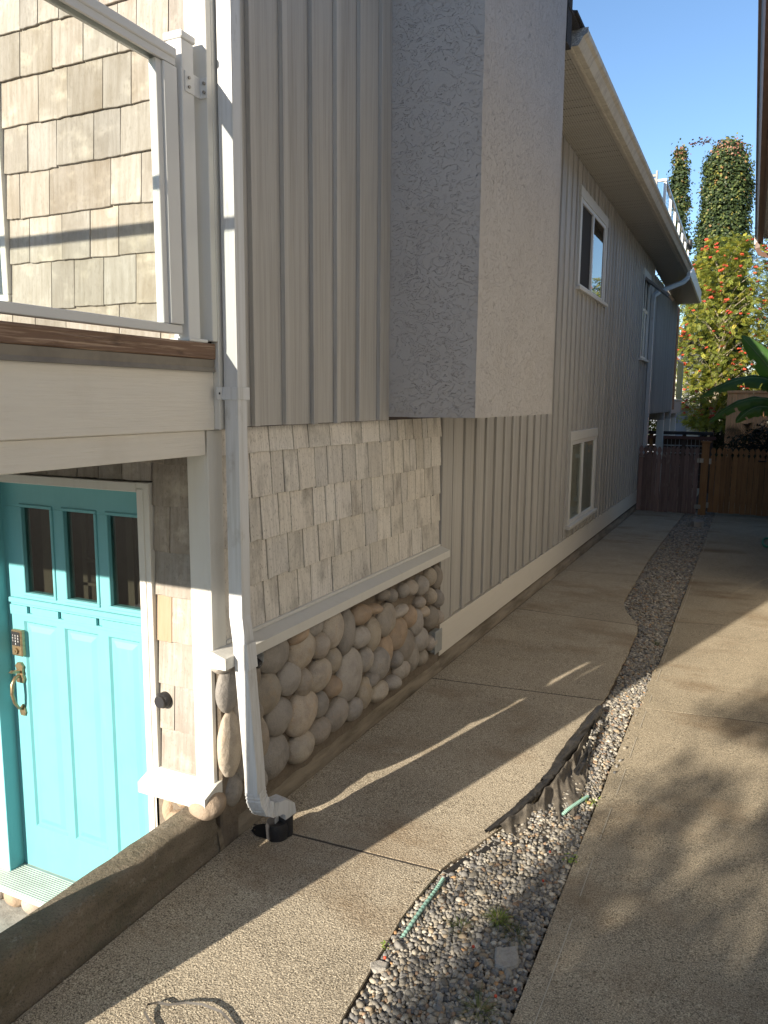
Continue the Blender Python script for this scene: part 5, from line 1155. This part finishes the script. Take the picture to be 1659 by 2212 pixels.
DUSTY = mat('dusty_grey_fabric', (.13, .112, .088), .85, 0, [('noise', (14, 9, 14), (.045, .04, .034), .44, .66, .8), ('noise', (140, 140, 140), (.24, .205, .155), .5, .7, .6)], [('noise', (26, 12, 26), .010), ('noise', (200, 200, 200), .0015)])
cloth('sheet', [(-.94, 3.33), (-.85, 3.62), (-.80, 3.95), (-.765, 4.35), (-.775, 4.62)], [(.03, .14), (.02, .19), (.03, .13), (.03, .055), (.01, .02)], 0.024, 1, lf, -.006, ns=160, nw=46, fold=.035, m=DUSTY)
# the rolled ridge: an open curled tube
def roll(name, pts, r, seed, turns=.85):
    V = []; F = []; n_ = 110; m_ = 18
    for i in range(n_ + 1):
        u = i / n_; k = u * (len(pts) - 1); q_ = min(int(k), len(pts) - 2); f = k - q_; x, y, rr0 = [a + (b_ - a) * f for a, b_ in zip(pts[q_], pts[q_ + 1])]
        for j in range(m_ + 1):
            th = math.pi * (-.15 + 2 * turns * j / m_) + .5 * mn.noise((u * 6, 1, seed)); rad_ = rr0 * (1.1 + .25 * mn.noise((u * 9, j * .5, seed)) - .45 * abs(mn.noise((u * 16 + j * .35, j * .9, seed + 4))) - .25 * j / m_)
            V.append((x + math.cos(th) * rad_, y + .01 * mn.noise((j, u * 8, seed)), gz(y) + .008 + rr0 * .75 + math.sin(th) * rad_ * .8))
    for i in range(n_):
        for j in range(m_): F.append((i * (m_ + 1) + j, i * (m_ + 1) + j + 1, (i + 1) * (m_ + 1) + j + 1, (i + 1) * (m_ + 1) + j))
    return MB().add(V, F, True).build(name, FABRIC, lf)
roll('rolled_edge', [(-.79, 5.10, .022), (-.795, 4.95, .030), (-.82, 4.6, .032), (-.845, 4.2, .034), (-.85, 3.98, .030), (-.875, 3.88, .022)], .03, 2)
roll('rolled_edge', [(-.85, 4.02, .018), (-.88, 3.75, .026), (-.93, 3.5, .022), (-1.0, 3.28, .012)], .03, 5)
cloth('flap', [(-.735, 4.05), (-.735, 4.4), (-.765, 4.85)], [(.012, .018), (.012, .020), (.006, .008)], .02, 9, lf, .012, ns=30, nw=8, fold=.02)
cloth('buried_strip', [(-1.075, 2.92), (-1.01, 3.08), (-.95, 3.25)], [(.008, .022), (.01, .028), (.01, .03)], .006, 4, lf, -.008, ns=30, nw=5, fold=0)
cloth('buried_strip', [(-.865, 3.24), (-.80, 3.42), (-.72, 3.60), (-.675, 3.70)], [(.008, .008), (.012, .012), (.01, .014), (.006, .006)], .006, 6, lf, -.004, ns=40, nw=5, fold=.008)
cloth('buried_strip', [(-.80, 3.22), (-.745, 3.38), (-.69, 3.55)], [(.008, .008), (.012, .014), (.006, .006)], .006, 8, lf, -.004, ns=40, nw=5, fold=.008, m=mat('dusty_fabric', (.22, .18, .135), .9, 0, [('noise', (60, 60, 60), (.10, .08, .06), .45, .7, .6)]))
b = MB(); C_ = np.stack([RNG.normal(-.80, .03, 160), RNG.uniform(3.25, 3.62, 160), np.zeros(160)], -1); C_[:, 2] = [gz(q_) + .010 for q_ in C_[:, 1]]
C2 = np.stack([RNG.normal(-.745, .010, 70), RNG.uniform(4.42, 4.85, 70), np.zeros(70)], -1); C2[:, 2] = [gz(q_) + .024 for q_ in C2[:, 1]]
scatter_pebbles('stray_gravel', np.concatenate([C_, C2]), RNG.gamma(12, .0075 / 12, 230), 1)
def hose(name, pts, r, label, m):
    n_ = 150; fine = []; RR = []
    for i in range(n_ + 1):
        u = i / n_; k = u * (len(pts) - 1); q_ = min(int(k), len(pts) - 2); f = k - q_; P = [Vector(pts[max(0, min(len(pts) - 1, q_ + d_))]) for d_ in (-1, 0, 1, 2)]
        fine.append(tuple(.5 * ((2 * P[1]) + (P[2] - P[0]) * f + (2 * P[0] - 5 * P[1] + 4 * P[2] - P[3]) * f * f + (3 * P[1] - P[0] - 3 * P[2] + P[3]) * f ** 3)))
        RR.append(r * (1 + .13 * math.sin(i * 2 * math.pi / 5)))
    o = MB().tube(fine, RR, 10).build(name, m); tag(o, label, 'hose'); return o
h1 = hose('hose', [(-1.058, 2.86, gz(2.86) + .000), (-1.056, 2.78, gz(2.8) + .004), (-1.060, 2.62, gz(2.6) + .006), (-1.068, 2.46, gz(2.46) - .006), (-1.075, 2.38, gz(2.4) - .022)], .0078, 'pale green ribbed hose poking out of the pebbles beside the near path edge', HOSE)
h2 = hose('hose', [(-.635, 3.86, gz(3.86) + .006), (-.665, 3.76, gz(3.7) + .012), (-.70, 3.66, gz(3.6) + .010), (-.735, 3.57, gz(3.5) - .014)], .0085, 'short pale green ribbed hose end lying under the fabric strip', HOSE)
hose('hose', [(.42, 13.8, gz(13.8) + .02), (.33, 13.7, gz(13.7) + .03), (.30, 13.3, gz(13.3) + .02), (.33, 12.95, gz(13) + .02), (.42, 12.9, gz(12.9) + .02)], .016, 'dark green garden hose loop on the side path at the right edge', HOSE2)
# loose strap on the path
b = MB(); pts = [(-1.36, 1.80), (-1.45, 1.83), (-1.52, 1.822), (-1.575, 1.808), (-1.625, 1.778), (-1.660, 1.765), (-1.682, 1.738), (-1.672, 1.715), (-1.64, 1.700), (-1.60, 1.685), (-1.54, 1.64)]
zz = [.006, .012, .018, .014, .010, .016, .02, .016, .010, .008, .006]
P = [Vector((x, y, gz(y) + z)) for (x, y), z in zip(pts, zz)]; fine = []
for i in range(len(P) - 1):
    for t in range(5): fine.append(P[i].lerp(P[i + 1], t / 5))
fine.append(P[-1]); V = []
for p in fine: V += [p + Vector((0, .0, -.003)), p + Vector((.002, .0055, .003))]
b.add(V, [(2 * i, 2 * i + 1, 2 * i + 3, 2 * i + 2) for i in range(len(fine) - 1)], True); o = b.build('strap', mat('worn_black_strap', (.05, .045, .04), .6, 0, [('noise', (60, 60, 60), (.2, .18, .16), .6, .7, .7)])); tag(o, 'looped worn strap lying on the path at the bottom of the picture', 'strap')
# rocks
def rock(name, pts, y_, h, label, m):
    b = MB(); n = len(pts); cx = sum(p[0] for p in pts) / n; cy = sum(p[1] for p in pts) / n; V = []
    for (s_, z) in ((1.02, -.02), (1.03, .4 * h), (.97, .85 * h), (.86, h)): V += [(cx + (x - cx) * s_, cy + (y - cy) * s_, gz(cy) - .01 + z + .003 * mn.noise((x * 60, y * 60, z * 30))) for x, y in pts]
    F = [(k * n + i, k * n + (i + 1) % n, (k + 1) * n + (i + 1) % n, (k + 1) * n + i) for k in range(3) for i in range(n)] + [tuple(range(3 * n, 4 * n))]
    b.add(V, F); o = b.build(name, m); tag(o, label, 'stone'); return o
RK = mat('rough_grey_rock', (.36, .34, .30), .95, 0, [('noise', (40, 40, 40), (.24, .22, .19), .45, .7, .7)], [('noise', (60, 60, 60), .006), ('noise', (200, 200, 200), .002)])
rock('flat_rock', [(-.728, 2.545), (-.700, 2.556), (-.668, 2.575), (-.655, 2.585), (-.648, 2.56), (-.628, 2.52), (-.628, 2.495), (-.650, 2.462), (-.672, 2.452), (-.700, 2.455), (-.715, 2.49)], 2.5, .020, 'flat four-sided grey rock lying on the pebbles near the bottom', RK)
rock('flat_rock', [(-.86, 14.85), (-.80, 15.1), (-.70, 15.1), (-.64, 14.9), (-.68, 14.75), (-.80, 14.72)], 14.9, .11, 'brownish rock on the far gravel in front of the gate post', STONE)
rock('flat_rock', [(-1.115, 2.27), (-1.09, 2.30), (-1.055, 2.295), (-1.05, 2.265), (-1.075, 2.24), (-1.105, 2.245)], 2.27, .012, 'small pale broken stone at the edge of the near path', RK)
o = stone(-.885, 2.835, gz(2.83) - .002, .020, .026, .012, mat('pale_pebble', (.5, .45, .35), .7, 0), 5, None, name='large_pebble'); tag(o, 'pale egg-shaped pebble bigger than the pebbles round it', 'pebble')
# grass tufts and weeds
GR = leafmat('grass_blade', .3, .5)
def tuft(x, y, n, h, r, pal, label, seed):
    rr = random.Random(seed); V = []; T = []; F = []
    for k in range(n):
        a = rr.uniform(0, 6.28); q_ = r * rr.random() ** .7; bx, by = x + math.cos(a) * q_ * .4, y + math.sin(a) * q_ * .4; hh = h * rr.uniform(.5, 1.1); out = rr.uniform(.2, 1.1) * r * 1.6
        p0 = Vector((bx, by, gz(y) - .015)); p1 = p0 + Vector((math.cos(a) * out * .5, math.sin(a) * out * .5, hh * .75)); p2 = p0 + Vector((math.cos(a) * out * 1.2, math.sin(a) * out * 1.2, hh * rr.uniform(.5, 1)))
        s_ = Vector((-math.sin(a), math.cos(a), 0)) * .0013; i0 = len(V); V += [p0 - s_, p0 + s_, p1 + s_ * .8, p1 - s_ * .8, p2]; 
        F += [(i0, i0 + 1, i0 + 2, i0 + 3), (i0 + 3, i0 + 2, i0 + 4, i0 + 4)]; c_ = rr.choice(pal); T += [c_, c_]
    V = np.array([tuple(v) for v in V]); t = npmesh('grass_tuft', V, np.array(F), GR, None, np.array(T)); tag(t, label, 'grass'); return t
tuft(-.765, 2.70, 190, .050, .036, [(.16, .24, .04), (.22, .28, .06), (.30, .30, .12)], 'bright green grass tuft in the pebbles above the flat rock', 1)
tuft(-.885, 2.60, 60, .040, .040, [(.07, .10, .03), (.12, .13, .05)], 'thin dark grass tuft left of the bright green tuft', 2)
tuft(-.68, 2.66, 70, .035, .045, [(.08, .11, .03), (.13, .14, .06)], 'sprawling dull grass tuft just behind the flat rock', 3)
tuft(-.69, 2.23, 80, .045, .05, [(.10, .14, .04), (.20, .20, .09)], 'dry grass tuft at the bottom edge of the gravel', 4)
tuft(-.61, 6.9, 60, .035, .05, [(.05, .08, .02), (.08, .10, .03)], 'small mossy grass tuft in the shaded gravel by the side path', 5)
def weed(x, y, label, seed, n=26, r=.022):
    C = np.array([x, y, gz(y) + .012]) + RNG.normal(0, 1, (n, 3)) * [r, r, .006]; o = leaves('weed', C, RNG.normal(0, .35, (n, 3)) + [0, 0, 1], RNG.uniform(.007, .012, n), tones(n, [(.20, .30, .05), (.28, .36, .08)], [1, 1]), 'oval'); tag(o, label, 'weed')
weed(-.600, 3.80, 'small bright green weed beside the upper hose end', 1); weed(-.592, 3.24, 'small green weed in the gravel against the side path edge', 2, 34, .020); weed(-1.10, 2.36, 'tiny green weed beside the pale broken stone', 3, 12, .010)
iv, jf = ico(1)
for i, (x, y) in enumerate([(-1.07, 2.30), (-.69, 3.25), (-.652, 2.30), (-.60, 2.36), (-.80, 2.50), (-.665, 3.02)]):
    lab = ['fallen red berry at the near left path edge', 'fallen red berry in the middle of the sunny pebbles', 'fallen red berry at the bottom of the gravel', 'fallen red berry next to the dry grass tuft', 'fallen orange-red berry left of the flat rock', 'fallen berry in the shade near the side path'][i]
    o = MB().add(iv * .0062 + np.array([x, y, gz(y) + .014]), [tuple(f) for f in jf], True).build('fallen_berry', BERRY); tag(o, lab, 'berry', 'fallen red berries on the gravel')

# ================================================================== BEHIND THE CAMERA: the garden tree that dapples the side path
def shade_tree(x, y, rx_, ry_, z0, z1, n, label, seed, sz=.075):
    t = thing('unseen_tree', (x, y, -2.5), label, 'tree'); rr = random.Random(seed); b = MB()
    b.tube([(x, y, -2.6), (x + .1, y, 0), (x, y, z0 + .5 * (z1 - z0))], [.16, .12, .06], 8); b.build('trunk', BARK, t)
    C = []; Nr = []; b = MB()
    for k in range(n // 150):
        h = rr.random(); a = rr.uniform(0, 6.28); R = rr.random() ** .45 * math.sin(math.pi * (.2 + .6 * h)) ** .5
        c = np.array([x + math.cos(a) * rx_ * R, y + math.sin(a) * ry_ * R, z0 + (z1 - z0) * h])
        C.append(c + RNG.normal(0, 1, (150, 3)) * [.125, .125, .085]); Nr.append(RNG.normal(0, 1, (150, 3)))
        if k % 3 == 0: b.tube([(x, y, c[2] - .8), tuple(c)], [.02, .006], 4)
    b.build('branch', BARK, t); C = np.concatenate(C); leaves('crown', C, np.concatenate(Nr), RNG.uniform(.7, 1.3, len(C)) * sz, tones(len(C), [(.06, .09, .03), (.10, .13, .04)], [1, 1]), 'oval', t)
    return t
shade_tree(-1.62, -5.0, 1.36, .9, -.25, 2.05, 15500, 'leafy garden tree behind the camera that dapples the side path', 3, .06)

# unseen house and hedge, then unseen trees, all added to block sky light
oh = thing('sky_blocking_house', (-4, -27, -2.7), 'dark-roofed house added unseen behind the camera to block low sky', 'house')
MB().box(-12, 6, -34, -27, -2.8, 1.6).build('wall', NWALL, oh); MB().prism([(-34.6, 1.6), (-26.4, 1.6), (-30.5, 4.4)], 0, -12.6, 6.6).build('roof', ROOFM, oh)
for x in (-10, -6, 2): MB().box(x, x + 1.6, -27.0, -26.95, -.9, .7).build('window', WHITE2, oh)
bush('hedge', -12, -22, -.8, 7, 1.2, 2.0, 9000, DG, [1, 2, 1], 'clipped hedge added unseen behind the camera to block low sky', sz=.16)
bush('unseen_tree', 2.75, 17.2, 1.0, 1.95, 1.9, 3.4, 12000, DG, [2, 2, 1], 'garden tree close behind the neighbouring house, added unseen to block sky light', 'tree', .15)  # unseen trees from here on, added to keep sky light off the far path
bush('unseen_tree', 4.5, 20.5, 1.2, 2.6, 2.6, 3.6, 12000, DG, [2, 2, 1], 'dark garden tree behind the neighbouring house, added unseen to block sky light', 'tree', .16)
bush('unseen_tree', 5.5, 28, 2.0, 3.2, 2.6, 4.4, 12000, DG, [2, 2, 1], 'larger dark garden tree further back, added unseen to block sky light', 'tree', .18)
bush('unseen_tree', -7.5, 30, 1.0, 3.0, 2.4, 3.6, 9000, DG, [2, 2, 1], 'garden tree added unseen behind the rear wing to block sky light', 'tree', .18)
